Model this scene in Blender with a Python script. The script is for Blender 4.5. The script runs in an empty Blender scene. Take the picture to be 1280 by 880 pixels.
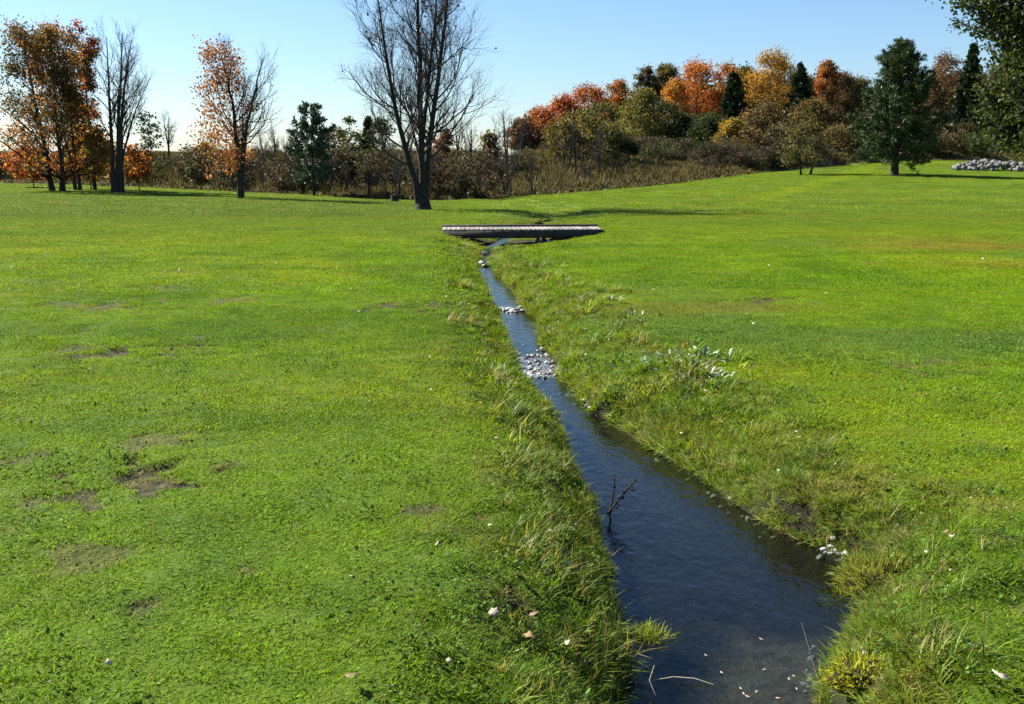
import bpy, math, random
import numpy as np

# ------------------------------------------------------------------ camera, sky, sun, exposure
scene = bpy.context.scene
F = 1256.0                                   # focal length in photograph pixels (1280 wide)
HC = 2.0                                     # eye height above the lawn
TH = math.atan((440 - 202) / F)              # the camera looks down this much
CT, ST = math.cos(TH), math.sin(TH)
cam = bpy.data.cameras.new('camera')
cam.sensor_width = 36.0
cam.lens = 36.0 * F / 1280.0
cam.clip_start = 0.05
cam.clip_end = 3000
cam_o = bpy.data.objects.new('camera', cam)
cam_o.location = (0, 0, HC)
cam_o.rotation_euler = (math.pi / 2 - TH, 0, 0)
scene.collection.objects.link(cam_o)
scene.camera = cam_o

SUN_EL = math.radians(39)
SUN_AZ = math.radians(-60)                   # measured from +Y (ahead) towards +X: the sun is ahead and to the left
world = bpy.data.worlds.new('World')
scene.world = world
world.use_nodes = True
wn = world.node_tree
wn.nodes.clear()
sky = wn.nodes.new('ShaderNodeTexSky')
sky.sky_type = 'NISHITA'
sky.sun_disc = False
sky.sun_elevation = SUN_EL
sky.sun_rotation = SUN_AZ
sky.altitude = 200
sky.air_density = 1.1
sky.dust_density = 0.35
sky.ozone_density = 7.0
bg = wn.nodes.new('ShaderNodeBackground')
bg.inputs['Strength'].default_value = 0.05
wo = wn.nodes.new('ShaderNodeOutputWorld')
wn.links.new(sky.outputs[0], bg.inputs[0])
wn.links.new(bg.outputs[0], wo.inputs[0])

sun = bpy.data.lights.new('sun', 'SUN')
sun.energy = 5.0
sun.angle = math.radians(0.5)
sun.color = (1.0, 0.94, 0.84)
sun_o = bpy.data.objects.new('sun', sun)
sd = (math.sin(SUN_AZ) * math.cos(SUN_EL), math.cos(SUN_AZ) * math.cos(SUN_EL), math.sin(SUN_EL))
from mathutils import Vector
sun_o.rotation_euler = Vector(sd).to_track_quat('Z', 'Y').to_euler()
sun_o.location = (-40, 30, 40)
scene.collection.objects.link(sun_o)
scene.view_settings.view_transform = 'Standard'
scene.view_settings.look = 'None'
scene.view_settings.exposure = 1.7
scene.view_settings.gamma = 1.0
scene.cycles.max_bounces = 8
scene.cycles.transparent_max_bounces = 16

rng = np.random.default_rng(7)

# ------------------------------------------------------------------ helpers
def ray(px, v):
    a = (px - 640) / F
    b = (440 - v) / F
    return np.array([a, CT + b * ST, -ST + b * CT])

def at_dist(px, v, Y):
    d = ray(px, v)
    return np.array([0, 0, HC]) + d * (Y / d[1])

_T = np.random.default_rng(3).random((64, 256))
_PERM = np.random.default_rng(4).permutation(256)
def vnoise(x, y, s, seed=0):
    """smooth value noise in 0..1, cell size s"""
    x = np.asarray(x, float) / s + 1000.37 + seed * 17.1
    y = np.asarray(y, float) / s + 1000.71 + seed * 5.3
    xi = np.floor(x).astype(int); yi = np.floor(y).astype(int)
    fx = x - xi; fy = y - yi
    fx = fx * fx * (3 - 2 * fx); fy = fy * fy * (3 - 2 * fy)
    t = _T[seed % 64]
    h = lambda i, j: t[(_PERM[(i & 255)] + j * 37 + (i >> 8) * 11) & 255]
    return (h(xi, yi) * (1 - fx) + h(xi + 1, yi) * fx) * (1 - fy) + (h(xi, yi + 1) * (1 - fx) + h(xi + 1, yi + 1) * fx) * fy

def fbm(x, y, s, seed=0, oct=3):
    r = 0; a = 1; tot = 0
    for k in range(oct):
        r = r + a * vnoise(x, y, s / 2 ** k, seed + k); tot += a; a *= 0.5
    return r / tot

def sstep(a, b, x):
    t = np.clip((np.asarray(x, float) - a) / (b - a), 0, 1)
    return t * t * (3 - 2 * t)

# ------------------------------------------------------------------ stream outline (rows of the photograph turned into points on the water)
WROWS = [  # row, left edge, right edge, water level
    (880, 786, 1012, -0.42), (850, 792, 1012, -0.42), (825, 800, 1018, -0.42), (800, 792, 1046, -0.42), (770, 781, 1046, -0.42),
    (735, 772, 1060, -0.42), (715, 768, 1052, -0.42), (700, 764, 1030, -0.42), (660, 758, 950, -0.42),
    (640, 757, 915, -0.42), (600, 738, 868, -0.42), (560, 712, 806, -0.42), (520, 688, 748, -0.42),
    (490, 664, 718, -0.42), (470, 645, 692, -0.42), (450, 641, 696, -0.41), (430, 633, 676, -0.40),
    (400, 625, 671, -0.40), (386, 621, 654, -0.39), (372, 611, 645, -0.38), (352, 603, 628, -0.38),
    (334, 595, 613, -0.375), (322, 598, 610, -0.37), (313, 604, 616, -0.37), (306, 612, 628, -0.37), (299, 624, 646, -0.37)]
_wy, _wl, _wr, _wz = [], [], [], []
for v, l, r, z in WROWS:
    if v > 590: l -= 16; r += 20 + (14 if 690 < v < 790 else 0)
    elif v > 330: l -= 3; r += 4
    d = ray(l, v); t = (z - HC) / d[2]
    _wy.append(d[1] * t); _wl.append(d[0] * t)
    d = ray(r, v); _wr.append(d[0] * t); _wz.append(z)
# beyond the bridge the ditch runs on towards the brush, and before the first row it runs on past the camera
_wy = [-30, 1.0] + _wy + [36, 44, 56, 66]
_wl = [-3.0, _wl[0] - 0.10] + _wl + [0.35, 1.6, 1.0, -1.0]
_wr = [-1.6, _wr[0] - 0.12] + _wr + [0.75, 2.0, 1.4, -0.6]
_wz = [-0.45, -0.43] + _wz + [-0.37, -0.40, -0.5, -0.62]
_wy = np.array(_wy); _wl = np.array(_wl); _wr = np.array(_wr); _wz = np.array(_wz)

def water_z(y): return np.interp(y, _wy, _wz)
def edges(y):
    y = np.asarray(y, float)
    n1 = (fbm(y, y * 0 + 3, 0.55, 11) - 0.5) * 0.17 * np.clip(y / 8, 0.6, 1.2)
    n2 = (fbm(y, y * 0 + 9, 0.55, 12) - 0.5) * 0.17 * np.clip(y / 8, 0.6, 1.2)
    return np.interp(y, _wy, _wl) + n1, np.interp(y, _wy, _wr) + n2

def shore(x, y):
    """distance outside the water's edge (negative in the water) and the side (-1 left, 1 right)"""
    l, r = edges(y)
    l2, r2 = edges(np.asarray(y) + 0.4)
    cl = 1 / np.sqrt(1 + ((l2 - l) / 0.4) ** 2); cr = 1 / np.sqrt(1 + ((r2 - r) / 0.4) ** 2)
    dl = (l - x) * np.clip(cl, 0.45, 1); dr = (x - r) * np.clip(cr, 0.45, 1)
    return np.maximum(dl, dr), np.where(dl > dr, -1, 1)

# far edge of the mown grass by bearing: photo column, distance, photo row
EDGE = [(-500, 106, 226), (0, 100, 228), (200, 88, 235), (400, 76, 245), (480, 70, 250), (600, 70, 250), (700, 75, 243), (800, 80, 235),
        (900, 93, 222), (1000, 105, 212), (1160, 122, 199), (1280, 122, 203), (1800, 125, 206)]
_ea = np.array([(p - 640) / F for p, _, _ in EDGE])
_eY = np.array([float(Y) for _, Y, _ in EDGE])
_ez = np.array([at_dist(p, v, Y)[2] for p, Y, v in EDGE])

def edge_at(x, y):
    a = np.clip(np.asarray(x) / np.maximum(np.asarray(y, float), 1.0), -1.5, 1.5)
    k = 0.035
    sm = lambda t: sum(w * np.interp(a + o * k, _ea, t) for o, w in ((-1, .25), (0, .5), (1, .25)))
    return sm(_eY), sm(_ez)

PATCH = []      # bare patches: x, y, rx, ry, strength
def gaps(x, y):
    """small worn holes in the turf, mostly on the open lawn"""
    x = np.asarray(x, float); y = np.asarray(y, float)
    g = .8 * sstep(.735, .80, fbm(x, y * .8, .36, 43, 3)) * sstep(.42, .62, fbm(x, y, 3.1, 46, 2))
    return g * np.where(x < 0, 1.0, .55) * sstep(26, 16, y)
def tz(x, y, detail=True):
    x = np.asarray(x, float); y = np.asarray(y, float)
    Ye, ze = edge_at(x, y)
    t = np.clip((y - 20) / (Ye - 20), 0, 1)
    z = ze * t ** 2.1
    back = sstep(0, 1, (y - Ye - 1.0) / np.maximum(111 - Ye, 5))
    top = 2.72 + 0.9 * sstep(0.0, 0.3, x / np.maximum(y, 1)) * sstep(112, 150, y)
    z = np.where(y > Ye, ze + (np.maximum(top, ze) - ze) * back, z)
    # gentle swells
    z = z + .10 * np.exp(-((x - .3) / 7) ** 2 - ((y - 29) / 4.5) ** 2)
    z = z + (fbm(x, y, 9.0, 20, 2) - 0.5) * 0.14 * sstep(3, 9, y) + (vnoise(x, y, 2.2, 23) - 0.5) * 0.035
    # the ditch
    e, side = shore(x, y)
    W = np.where(side < 0, np.interp(y, [0, 6, 10, 20, 25, 28, 34, 40, 60], [0.95, 1.05, 1.25, 1.1, 1.2, 1.5, 1.6, 2.2, 2.0]),
                 np.interp(y, [0, 6, 10, 20, 24, 26.5, 34, 40, 60], [0.60, 0.65, 0.95, 1.0, 1.8, 3.3, 3.3, 2.6, 2.0]))
    kd = sstep(21, 25.5, y) * (1 - sstep(36, 42, y)); pe = np.where(side < 0, 1.1, 1.7)
    wz = water_z(y)
    lip = np.where(side < 0, 0.05, 0.12) * (0.4 + 1.2 * vnoise(x, y, 0.5, 25)) * (1 + .4 * sstep(4.2, 5.0, y) * sstep(8.0, 6.5, y) * (side > 0)) * sstep(25, 22, y)
    u = np.clip(e / W, 0, 1)
    prof = wz + 0.02 + lip * sstep(0.0, 0.07, e) + (np.maximum(z, wz + 0.1) - wz - 0.02 - lip) * ((1 - (1 - u) ** 2) * (1 - kd) + u ** pe * kd) * np.where(y > 24, 1, sstep(-.02, .35, u + .08))
    l, r = edges(y)
    depth = np.clip(-e / np.maximum((r - l) * 0.5, 0.05), 0, 1)
    bed = wz + 0.02 - 0.05 * sstep(0.0, 0.05, -e) - np.interp(y, [3.0, 3.7, 4.6], [.035, .05, .15]) * depth ** 0.8 + 0.03 * (vnoise(x, y, 0.3, 30) - 0.5)
    z = np.where(e > 0, np.where(e < W, prof, z), bed)
    if detail:
        near = 1 - sstep(14, 40, y)
        z = z + ((vnoise(x, y, 0.35, 27) - 0.5) * 0.022 + (vnoise(x, y, 0.13, 28) - 0.5) * 0.012) * near * sstep(0, .1, np.abs(e))
        rough = sstep(1.5, 0.5, e) * sstep(0.03, 0.2, e)
        z = z + rough * (fbm(x, y, 0.42, 33, 3) - 0.5) * np.where(side > 0, .17, .12)
        z = z - .02 * gaps(x, y)
        for (cx, cy, rx, ry, s) in PATCH:
            q = np.sqrt(((x - cx) / rx) ** 2 + ((y - cy) / ry) ** 2)
            z = z - 0.022 * s * sstep(.8, 0.45, q + (fbm(x, y * .7, 0.17, 40, 3) - 0.5) * 4.2)
    return z

def hit(px, v):
    """point where the line of sight through this photo position meets the ground"""
    d = ray(px, v)
    o = np.array([0, 0, HC])
    ts = np.concatenate([np.arange(2, 20, 0.02), np.arange(20, 160, 0.1)])
    P = o + d * (ts / d[1])[:, None]
    dz = P[:, 2] - tz(P[:, 0], P[:, 1], False)
    k = np.argmax(dz < 0)
    if not (dz < 0).any(): k = len(ts) - 1
    p = P[k]
    return np.array([p[0], p[1], tz(p[0], p[1], False)])

for (px, v, w, h, s) in [(150, 438, 85, 7, 1.0), (180, 436, 40, 6, .7), (155, 600, 70, 22, 1.0), (185, 588, 40, 12, .8), (95, 383, 60, 7, .5), (150, 380, 50, 6, .5),
                         (505, 382, 50, 8, .8), (945, 374, 50, 4, .8), (25, 570, 35, 10, .5), (170, 553, 45, 10, .5), (115, 692, 60, 14, .45),
                         (25, 630, 25, 8, .6), (240, 425, 30, 7, .4), (300, 375, 45, 6, .4), (1150, 455, 60, 8, .35), (640, 735, 16, 16, .9),
                         (985, 372, 20, 3, .6), (75, 600, 30, 10, .6), (205, 360, 40, 5, .4)]:
    p = hit(px, v)
    q = hit(px, v - h); r_ = hit(px, v + h)
    PATCH.append((p[0], p[1], w * 1.0 * p[1] / F, max(abs(q[1] - r_[1]) * 0.62, 0.08), min(1.0, s * 1.2)))

def patch_mask(x, y):
    m = np.zeros(np.shape(x))
    for (cx, cy, rx, ry, s) in PATCH:
        q = np.sqrt(((x - cx) / rx) ** 2 + ((y - cy) / ry) ** 2)
        m = np.maximum(m, s * sstep(.72, 0.42, q + (fbm(x, y * .7, 0.17, 40, 3) - 0.5) * 4.2))
    return m

TAN = [hit(1230, 308), hit(1150, 300), hit(1270, 330), hit(890, 385)]
GRYP = hit(1190, 426)
_b0 = hit(1060, 219); _b1 = hit(1000, 236)
def lerp(a, b, t): return a + (b - a) * np.asarray(t)[..., None]

G_MID = np.array([.126, .250, .006]); G_YEL = np.array([.225, .295, .007]); G_DRK = np.array([.058, .155, .005])
G_GRY = np.array([.105, .185, .045]); G_TAN = np.array([.25, .185, .04]); G_ROUGH = np.array([.10, .165, .012])
G_WEED = np.array([.055, .046, .022])
def grass_col(x, y):
    x = np.asarray(x, float); y = np.asarray(y, float)
    c = np.broadcast_to(G_MID, x.shape + (3,)).copy()
    st = np.clip(y / 12, 1, 6)                               # far features are long in x, as mown bands are
    c = lerp(c, G_YEL, .28 + sstep(.42, .8, fbm(x, y, 3.6, 50)) * .5)
    c = lerp(c, G_DRK, sstep(.48, .8, fbm(x, y * 1.3, 1.9, 53)) * .55)
    c = lerp(c, G_YEL, sstep(.5, .8, vnoise(x / 9, y, 1.9, 56)) * .5 * sstep(14, 28, y))
    c = lerp(c, G_DRK, sstep(.5, .85, vnoise(x / 14, y, 4.2, 58)) * .45 * sstep(20, 40, y))
    c = lerp(c, G_DRK, sstep(.45, .8, fbm(x, y, .35, 60)) * .45)
    c = lerp(c, G_GRY, sstep(.62, .85, fbm(x, y, 4.5, 62)) * .5)
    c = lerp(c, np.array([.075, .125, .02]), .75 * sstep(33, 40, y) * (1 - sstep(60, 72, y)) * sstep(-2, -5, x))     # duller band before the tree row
    for p, rx, ry, s in ((TAN[0], 4.2, 1.6, .75), (TAN[1], 2.6, 1.2, .45), (TAN[2], 2.2, 1.0, .4), (TAN[3], 2.0, .8, .35)):
        q = np.sqrt(((x - p[0]) / rx) ** 2 + ((y - p[1]) / ry) ** 2)
        c = lerp(c, G_TAN, s * sstep(1.2, .3, q + (fbm(x, y, .7, 64) - .5) * .9))
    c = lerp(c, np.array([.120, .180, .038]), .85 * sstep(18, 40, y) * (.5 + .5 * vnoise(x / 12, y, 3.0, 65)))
    q = np.sqrt(((x - GRYP[0]) / 2.6) ** 2 + ((y - GRYP[1]) / 1.3) ** 2)
    c = lerp(c, np.array([.085, .165, .035]), .7 * sstep(1.2, .3, q + (fbm(x, y, .6, 63) - .5)))
    d = (y - (_b1[1] + (x - _b1[0]) * (_b0[1] - _b1[1]) / max(_b0[0] - _b1[0], .1)))          # lighter mown strip below the pine
    c = lerp(c, G_YEL, .4 * sstep(3.2, 1.0, np.abs(d)) * (x > 12) * sstep(48, 36, x))
    Ye, _ = edge_at(x, y)
    w = sstep(-1.5, 1.2, y - Ye + (vnoise(x, y, 2.5, 66) - .5) * 5)
    wc = lerp(np.broadcast_to(G_WEED, c.shape), np.array([.05, .055, .018]), vnoise(x, y, 5, 67))
    c = c * (1 - w[..., None]) + wc * w[..., None]
    e, side = shore(x, y)
    rg = sstep(1.5, .2, e + (vnoise(x, y, .6, 68) - .5) * .8) * (y < 40)
    c = lerp(c, lerp(np.broadcast_to(G_ROUGH, c.shape), np.array([.17, .15, .035]), sstep(.5, .8, fbm(x, y, .5, 69))), rg * .6)
    return c

# ------------------------------------------------------------------ mesh and object helpers
def mk_mesh(name, verts, faces, mat=None, cols=None, smooth=False, attrs=None):
    """faces: list of integer arrays (M,3) or (M,4); cols: (N,3) point colours"""
    me = bpy.data.meshes.new(name)
    verts = np.asarray(verts, np.float32)
    me.vertices.add(len(verts)); me.vertices.foreach_set('co', verts.ravel())
    faces = [np.asarray(f, np.int32) for f in faces if len(f)]
    loops = np.concatenate([f.ravel() for f in faces])
    tot = np.concatenate([np.full(len(f), f.shape[1], np.int32) for f in faces])
    start = np.concatenate([[0], np.cumsum(tot)[:-1]]).astype(np.int32)
    me.loops.add(len(loops)); me.loops.foreach_set('vertex_index', loops)
    me.polygons.add(len(tot)); me.polygons.foreach_set('loop_start', start)
    if smooth: me.polygons.foreach_set('use_smooth', np.ones(len(tot), bool))
    if cols is not None:
        a = me.attributes.new('gcol', 'FLOAT_COLOR', 'POINT')
        a.data.foreach_set('color', np.c_[cols, np.ones(len(cols))].astype(np.float32).ravel())
    for k, v in (attrs or {}).items():
        a = me.attributes.new(k, 'FLOAT', 'POINT'); a.data.foreach_set('value', np.asarray(v, np.float32))
    me.update(calc_edges=True); me.validate()
    if mat: me.materials.append(mat)
    return me

def link(name, me, parent=None, loc=None):
    o = bpy.data.objects.new(name, me)
    scene.collection.objects.link(o)
    if loc is not None: o.location = [float(c) for c in loc]
    if parent: o.parent = parent
    return o

def tag(o, label=None, cat=None, group=None, kind=None):
    if label: o['label'] = label
    if cat: o['category'] = cat
    if group: o['group'] = group
    if kind: o['kind'] = kind
    return o

def thing(name, label, cat, loc, group=None, rz=0.0):
    o = link(name, None, loc=loc)
    o.rotation_euler = (0, 0, rz)
    o.empty_display_size = 0.2
    return tag(o, label, cat, group)

def copy_tree(o, loc, rz=0.0, scale=1.0):
    c = o.copy(); scene.collection.objects.link(c)
    c.location = [float(q) for q in loc]; c.rotation_euler = (0, 0, rz); c.scale = (scale,) * 3 if np.isscalar(scale) else scale
    for ch in list(o.children):
        d = ch.copy(); scene.collection.objects.link(d); d.parent = c
    return c

# ------------------------------------------------------------------ materials
def new_mat(name):
    m = bpy.data.materials.new(name); m.use_nodes = True
    nt = m.node_tree; nt.nodes.clear()
    out = nt.nodes.new('ShaderNodeOutputMaterial')
    return m, nt, out
def N(nt, t, **kw):
    n = nt.nodes.new(t)
    for k, v in kw.items(): setattr(n, k, v)
    return n
def mixc(nt, fac, a, b, mode='MIX'):
    n = N(nt, 'ShaderNodeMix', data_type='RGBA', blend_type=mode)
    for s, v in ((0, fac), (6, a), (7, b)):
        if hasattr(v, 'links'): nt.links.new(v, n.inputs[s])
        else: n.inputs[s].default_value = v if s == 0 else (*v, 1)
    return n.outputs[2]
def noise(nt, scale, detail=3, co=None, rough=.55):
    n = N(nt, 'ShaderNodeTexNoise'); n.inputs['Scale'].default_value = scale; n.inputs['Detail'].default_value = detail
    n.inputs['Roughness'].default_value = rough
    if co is not None: nt.links.new(co, n.inputs['Vector'])
    return n.outputs[0]
def ramp(nt, fac, stops):
    n = N(nt, 'ShaderNodeValToRGB')
    cr = n.color_ramp
    while len(cr.elements) < len(stops): cr.elements.new(.5)
    for e, (p, c) in zip(cr.elements, stops):
        e.position = p; e.color = (*c, 1) if len(c) == 3 else c
    nt.links.new(fac, n.inputs[0]); return n.outputs[0]
def grey(p, v): return (p, (v, v, v))
def bump(nt, h, strength, dist):
    n = N(nt, 'ShaderNodeBump'); n.inputs['Strength'].default_value = strength; n.inputs['Distance'].default_value = dist
    nt.links.new(h, n.inputs['Height']); return n.outputs[0]

def leaf_material(name, instancer=False, transl=.35, rough=.5, spec=.25, vary=.35, dry=False, tr_tint=(1.15, 1.1, .6)):
    m, nt, out = new_mat(name)
    at = N(nt, 'ShaderNodeAttribute', attribute_name='gcol', attribute_type='INSTANCER' if instancer else 'GEOMETRY')
    col = at.outputs['Color']
    if instancer:
        b = N(nt, 'ShaderNodeAttribute', attribute_name='bl', attribute_type='GEOMETRY')
        oi = N(nt, 'ShaderNodeObjectInfo')
        k = ramp(nt, b.outputs['Fac'], [grey(0, 1 - vary), grey(1, 1 + vary)])
        col = mixc(nt, 1.0, col, k, 'MULTIPLY')
        k2 = ramp(nt, oi.outputs['Random'], [grey(0, .78), grey(1, 1.2)])
        col = mixc(nt, 1.0, col, k2, 'MULTIPLY')
        if dry:
            d = N(nt, 'ShaderNodeAttribute', attribute_name='dry', attribute_type='GEOMETRY')
            col = mixc(nt, d.outputs['Fac'], col, (.33, .27, .11))
    p = N(nt, 'ShaderNodeBsdfPrincipled'); p.inputs['Roughness'].default_value = rough
    p.inputs['Specular IOR Level'].default_value = spec
    t = N(nt, 'ShaderNodeBsdfTranslucent')
    nt.links.new(col, p.inputs['Base Color'])
    nt.links.new(mixc(nt, 1.0, col, tr_tint, 'MULTIPLY'), t.inputs['Color'])
    mx = N(nt, 'ShaderNodeMixShader'); mx.inputs[0].default_value = transl
    nt.links.new(p.outputs[0], mx.inputs[1]); nt.links.new(t.outputs[0], mx.inputs[2]); nt.links.new(mx.outputs[0], out.inputs[0])
    return m

def plain(name, c1, c2, scale, rough=.85, bmp=(.4, .01), spec=.2, detail=4):
    m, nt, out = new_mat(name)
    tc = N(nt, 'ShaderNodeTexCoord')
    n = noise(nt, scale, detail, tc.outputs['Object'])
    p = N(nt, 'ShaderNodeBsdfPrincipled'); p.inputs['Roughness'].default_value = rough; p.inputs['Specular IOR Level'].default_value = spec
    oi = N(nt, 'ShaderNodeObjectInfo')
    k = ramp(nt, oi.outputs['Random'], [grey(0, .7), grey(1, 1.25)])
    c = mixc(nt, 1, ramp(nt, n, [(.3, c1), (.7, c2)]), k, 'MULTIPLY')
    nt.links.new(c, p.inputs['Base Color'])
    nt.links.new(bump(nt, n, bmp[0], bmp[1]), p.inputs['Normal'])
    nt.links.new(p.outputs[0], out.inputs[0])
    return m

M_GRASS = leaf_material('lawn_blades', True, .42, .65, .06, .42, True, (1.15, 1.1, .25))
M_BANK = leaf_material('bank_blades', True, .40, .5, .16, .42, True, (1.15, 1.1, .3))
M_WEED = leaf_material('dry_weed_stems', True, .25, .7, .1, .45, True)
M_CLOVER = leaf_material('clover_leaf', True, .25, .75, .04, .3)
M_LEAF = leaf_material('tree_leaf', False, .48, .55, .2, tr_tint=(1.1, 1.0, .7))
M_NEEDLE = leaf_material('needles', False, .15, .5, .25)
M_BARK = plain('bark', (.016, .014, .013), (.05, .043, .036), 9, .9, (.8, .03))
M_GREYBARK = plain('grey_bark', (.06, .055, .05), (.16, .145, .125), 8, .9, (.8, .03))
M_TWIG = plain('twigs', (.022, .019, .018), (.055, .048, .043), 5, .9, (.1, .01))
M_STONE = plain('pale_stone', (.24, .235, .22), (.55, .53, .50), 14, .6, (.5, .02), .4)
M_ROCK = plain('grey_rock', (.06, .059, .056), (.22, .215, .205), 6, .8, (.5, .02), .2)
M_WETSTONE = plain('wet_stone', (.07, .06, .05), (.28, .26, .23), 16, .25, (.4, .01), .6)
M_PLANK = plain('weathered_plank', (.15, .14, .125), (.25, .235, .21), 7, .8, (.4, .004))
M_BEAM = plain('dark_timber', (.035, .032, .03), (.075, .068, .06), 6, .85, (.5, .01))
M_DEADLEAF = plain('dead_leaf', (.20, .15, .085), (.46, .41, .31), 25, .6, (.3, .004), .3)
M_BROWNLEAF = plain('brown_leaf', (.11, .065, .028), (.22, .14, .07), 25, .6, (.3, .004), .3)
M_SOIL = plain('soil', (.02, .015, .010), (.06, .045, .03), 20, .95, (1, .02))

# ground: one sheet, colours carried by attributes with fine relief on top
def ground_material():
    m, nt, out = new_mat('ground')
    geo = N(nt, 'ShaderNodeNewGeometry')
    pos = geo.outputs['Position']
    gc = N(nt, 'ShaderNodeAttribute', attribute_name='gcol').outputs['Color']
    soil = N(nt, 'ShaderNodeAttribute', attribute_name='soil').outputs['Fac']
    bed = N(nt, 'ShaderNodeAttribute', attribute_name='bed').outputs['Fac']
    n1 = noise(nt, 38, 5, pos, .65)
    n2 = noise(nt, 13, 6, pos, .7)
    k = ramp(nt, n1, [grey(.3, .55), grey(.7, 1.35)])
    c = mixc(nt, 1, gc, k, 'MULTIPLY')
    sc = ramp(nt, n2, [(.38, (.010, .008, .005)), (.52, (.030, .023, .014)), (.66, (.12, .092, .055))])
    wet_shade = N(nt, 'ShaderNodeAttribute', attribute_name='wet_shade').outputs['Fac']
    sc = mixc(nt, wet_shade, sc, (.012, .009, .006))  # near-black on wet soil by the water, painting in the undercut's shade too
    c = mixc(nt, soil, c, sc)
    peb = ramp(nt, noise(nt, 17, 4, pos, .6), [(.3, (.011, .009, .006)), (.7, (.034, .027, .018))])
    n4 = noise(nt, 2.6, 4, pos, .6)
    bc = mixc(nt, ramp(nt, n4, [grey(.42, 0), grey(.66, 1)]), (.016, .013, .009), peb)
    sand = N(nt, 'ShaderNodeAttribute', attribute_name='sand').outputs['Fac']
    bc = mixc(nt, sand, bc, ramp(nt, n2, [(.35, (.05, .038, .023)), (.65, (.14, .108, .068))]))
    c = mixc(nt, bed, c, bc)
    p = N(nt, 'ShaderNodeBsdfPrincipled'); p.inputs['Roughness'].default_value = .9; p.inputs['Specular IOR Level'].default_value = .15
    nt.links.new(c, p.inputs['Base Color'])
    nt.links.new(bump(nt, n1, .9, .03), p.inputs['Normal'])
    nt.links.new(p.outputs[0], out.inputs[0])
    return m
M_GROUND = ground_material()

def water_material():
    m, nt, out = new_mat('stream_water')
    geo = N(nt, 'ShaderNodeNewGeometry')
    mp = N(nt, 'ShaderNodeMapping'); mp.inputs['Rotation'].default_value = (0, 0, math.radians(-14)); mp.inputs['Scale'].default_value = (1.0, .62, 1)
    nt.links.new(geo.outputs['Position'], mp.inputs[0])
    n1 = noise(nt, 8.5, 3, mp.outputs[0], .5)
    n2 = noise(nt, 22, 2, mp.outputs[0], .5)
    wv = N(nt, 'ShaderNodeMath', operation='MULTIPLY'); wv.inputs[1].default_value = .35
    nt.links.new(n2, wv.inputs[0])
    ad = N(nt, 'ShaderNodeMath', operation='ADD'); nt.links.new(n1, ad.inputs[0]); nt.links.new(wv.outputs[0], ad.inputs[1])
    nrm = bump(nt, ad.outputs[0], .38, .033)
    soft = bump(nt, ad.outputs[0], .32, .021)
    fr = N(nt, 'ShaderNodeFresnel'); fr.inputs['IOR'].default_value = 1.38; nt.links.new(soft, fr.inputs['Normal'])
    tr = N(nt, 'ShaderNodeBsdfTransparent'); tr.inputs[0].default_value = (.42, .48, .46, 1)
    gl = N(nt, 'ShaderNodeBsdfGlossy'); gl.inputs['Roughness'].default_value = .03; nt.links.new(nrm, gl.inputs['Normal'])
    mx = N(nt, 'ShaderNodeMixShader')
    # seen from below the sheet only lets light through (the sheet does not bend rays, so no total reflection there)
    inv = N(nt, 'ShaderNodeMath', operation='SUBTRACT'); inv.inputs[0].default_value = 1.0; nt.links.new(geo.outputs['Backfacing'], inv.inputs[1])
    fm = N(nt, 'ShaderNodeMath', operation='MULTIPLY'); nt.links.new(fr.outputs[0], fm.inputs[0]); nt.links.new(inv.outputs[0], fm.inputs[1])
    nt.links.new(fm.outputs[0], mx.inputs[0]); nt.links.new(tr.outputs[0], mx.inputs[1]); nt.links.new(gl.outputs[0], mx.inputs[2])
    # broken white water where the stream drops over the riffles
    fo = N(nt, 'ShaderNodeAttribute', attribute_name='riffle').outputs['Fac']
    n3 = noise(nt, 34, 3, geo.outputs['Position'], .6)
    mu = N(nt, 'ShaderNodeMath', operation='MULTIPLY'); nt.links.new(fo, mu.inputs[0]); nt.links.new(ramp(nt, n3, [grey(.46, 0), grey(.58, .85)]), mu.inputs[1])
    df = N(nt, 'ShaderNodeBsdfDiffuse'); df.inputs[0].default_value = (.62, .64, .66, 1)
    m2 = N(nt, 'ShaderNodeMixShader'); nt.links.new(mu.outputs[0], m2.inputs[0]); nt.links.new(mx.outputs[0], m2.inputs[1]); nt.links.new(df.outputs[0], m2.inputs[2])
    nt.links.new(m2.outputs[0], out.inputs[0])
    return m
M_WATER = water_material()

# ------------------------------------------------------------------ ground sheet
def grow(a, step, k, lim):
    r = [a]
    while abs(r[-1]) < lim or (r[-1] > 0) != (step > 0):
        r.append(r[-1] + step); step *= k
        if len(r) > 4000: break
    return np.array(r[1:])
xs = np.concatenate([grow(-2.4, -.04, 1.06, 500)[::-1], np.arange(-2.4, 3.0, .04), grow(3.0 - .04, .04, 1.06, 500)])
ys = np.concatenate([np.arange(-20, 2, 1.0), np.arange(2, 2.6, .1), np.arange(2.6, 14, .045)])
st, yy = .05, 14.0
while yy < 36: ys = np.append(ys, yy); yy += st; st = min(st * 1.012, .16)
while yy < 620: ys = np.append(ys, yy); yy += st; st *= 1.035
X, Y = np.meshgrid(xs, ys)
Z = tz(X, Y)
nx, ny = len(xs), len(ys)
idx = np.arange(nx * ny).reshape(ny, nx)
quads = np.stack([idx[:-1, :-1], idx[:-1, 1:], idx[1:, 1:], idx[1:, :-1]], -1).reshape(-1, 4)
e_, _s = shore(X, Y)
_d = ray(962, 842); SAND = np.array([_d[0], _d[1]]) * (-.47 - HC) / _d[2]
deck_shade = ((np.abs(X - .27) < 2.5) & (Y > 28.3) & (Y < 30.2)) * .9  # bare soil under the deck, also painting in its shade
soil = np.maximum(np.maximum(np.maximum(patch_mask(X, Y), gaps(X, Y)) * .9, deck_shade), sstep(.09, .0, e_ + (vnoise(X, Y, .3, 71) - .5) * .1) * (Y < 36))
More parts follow.
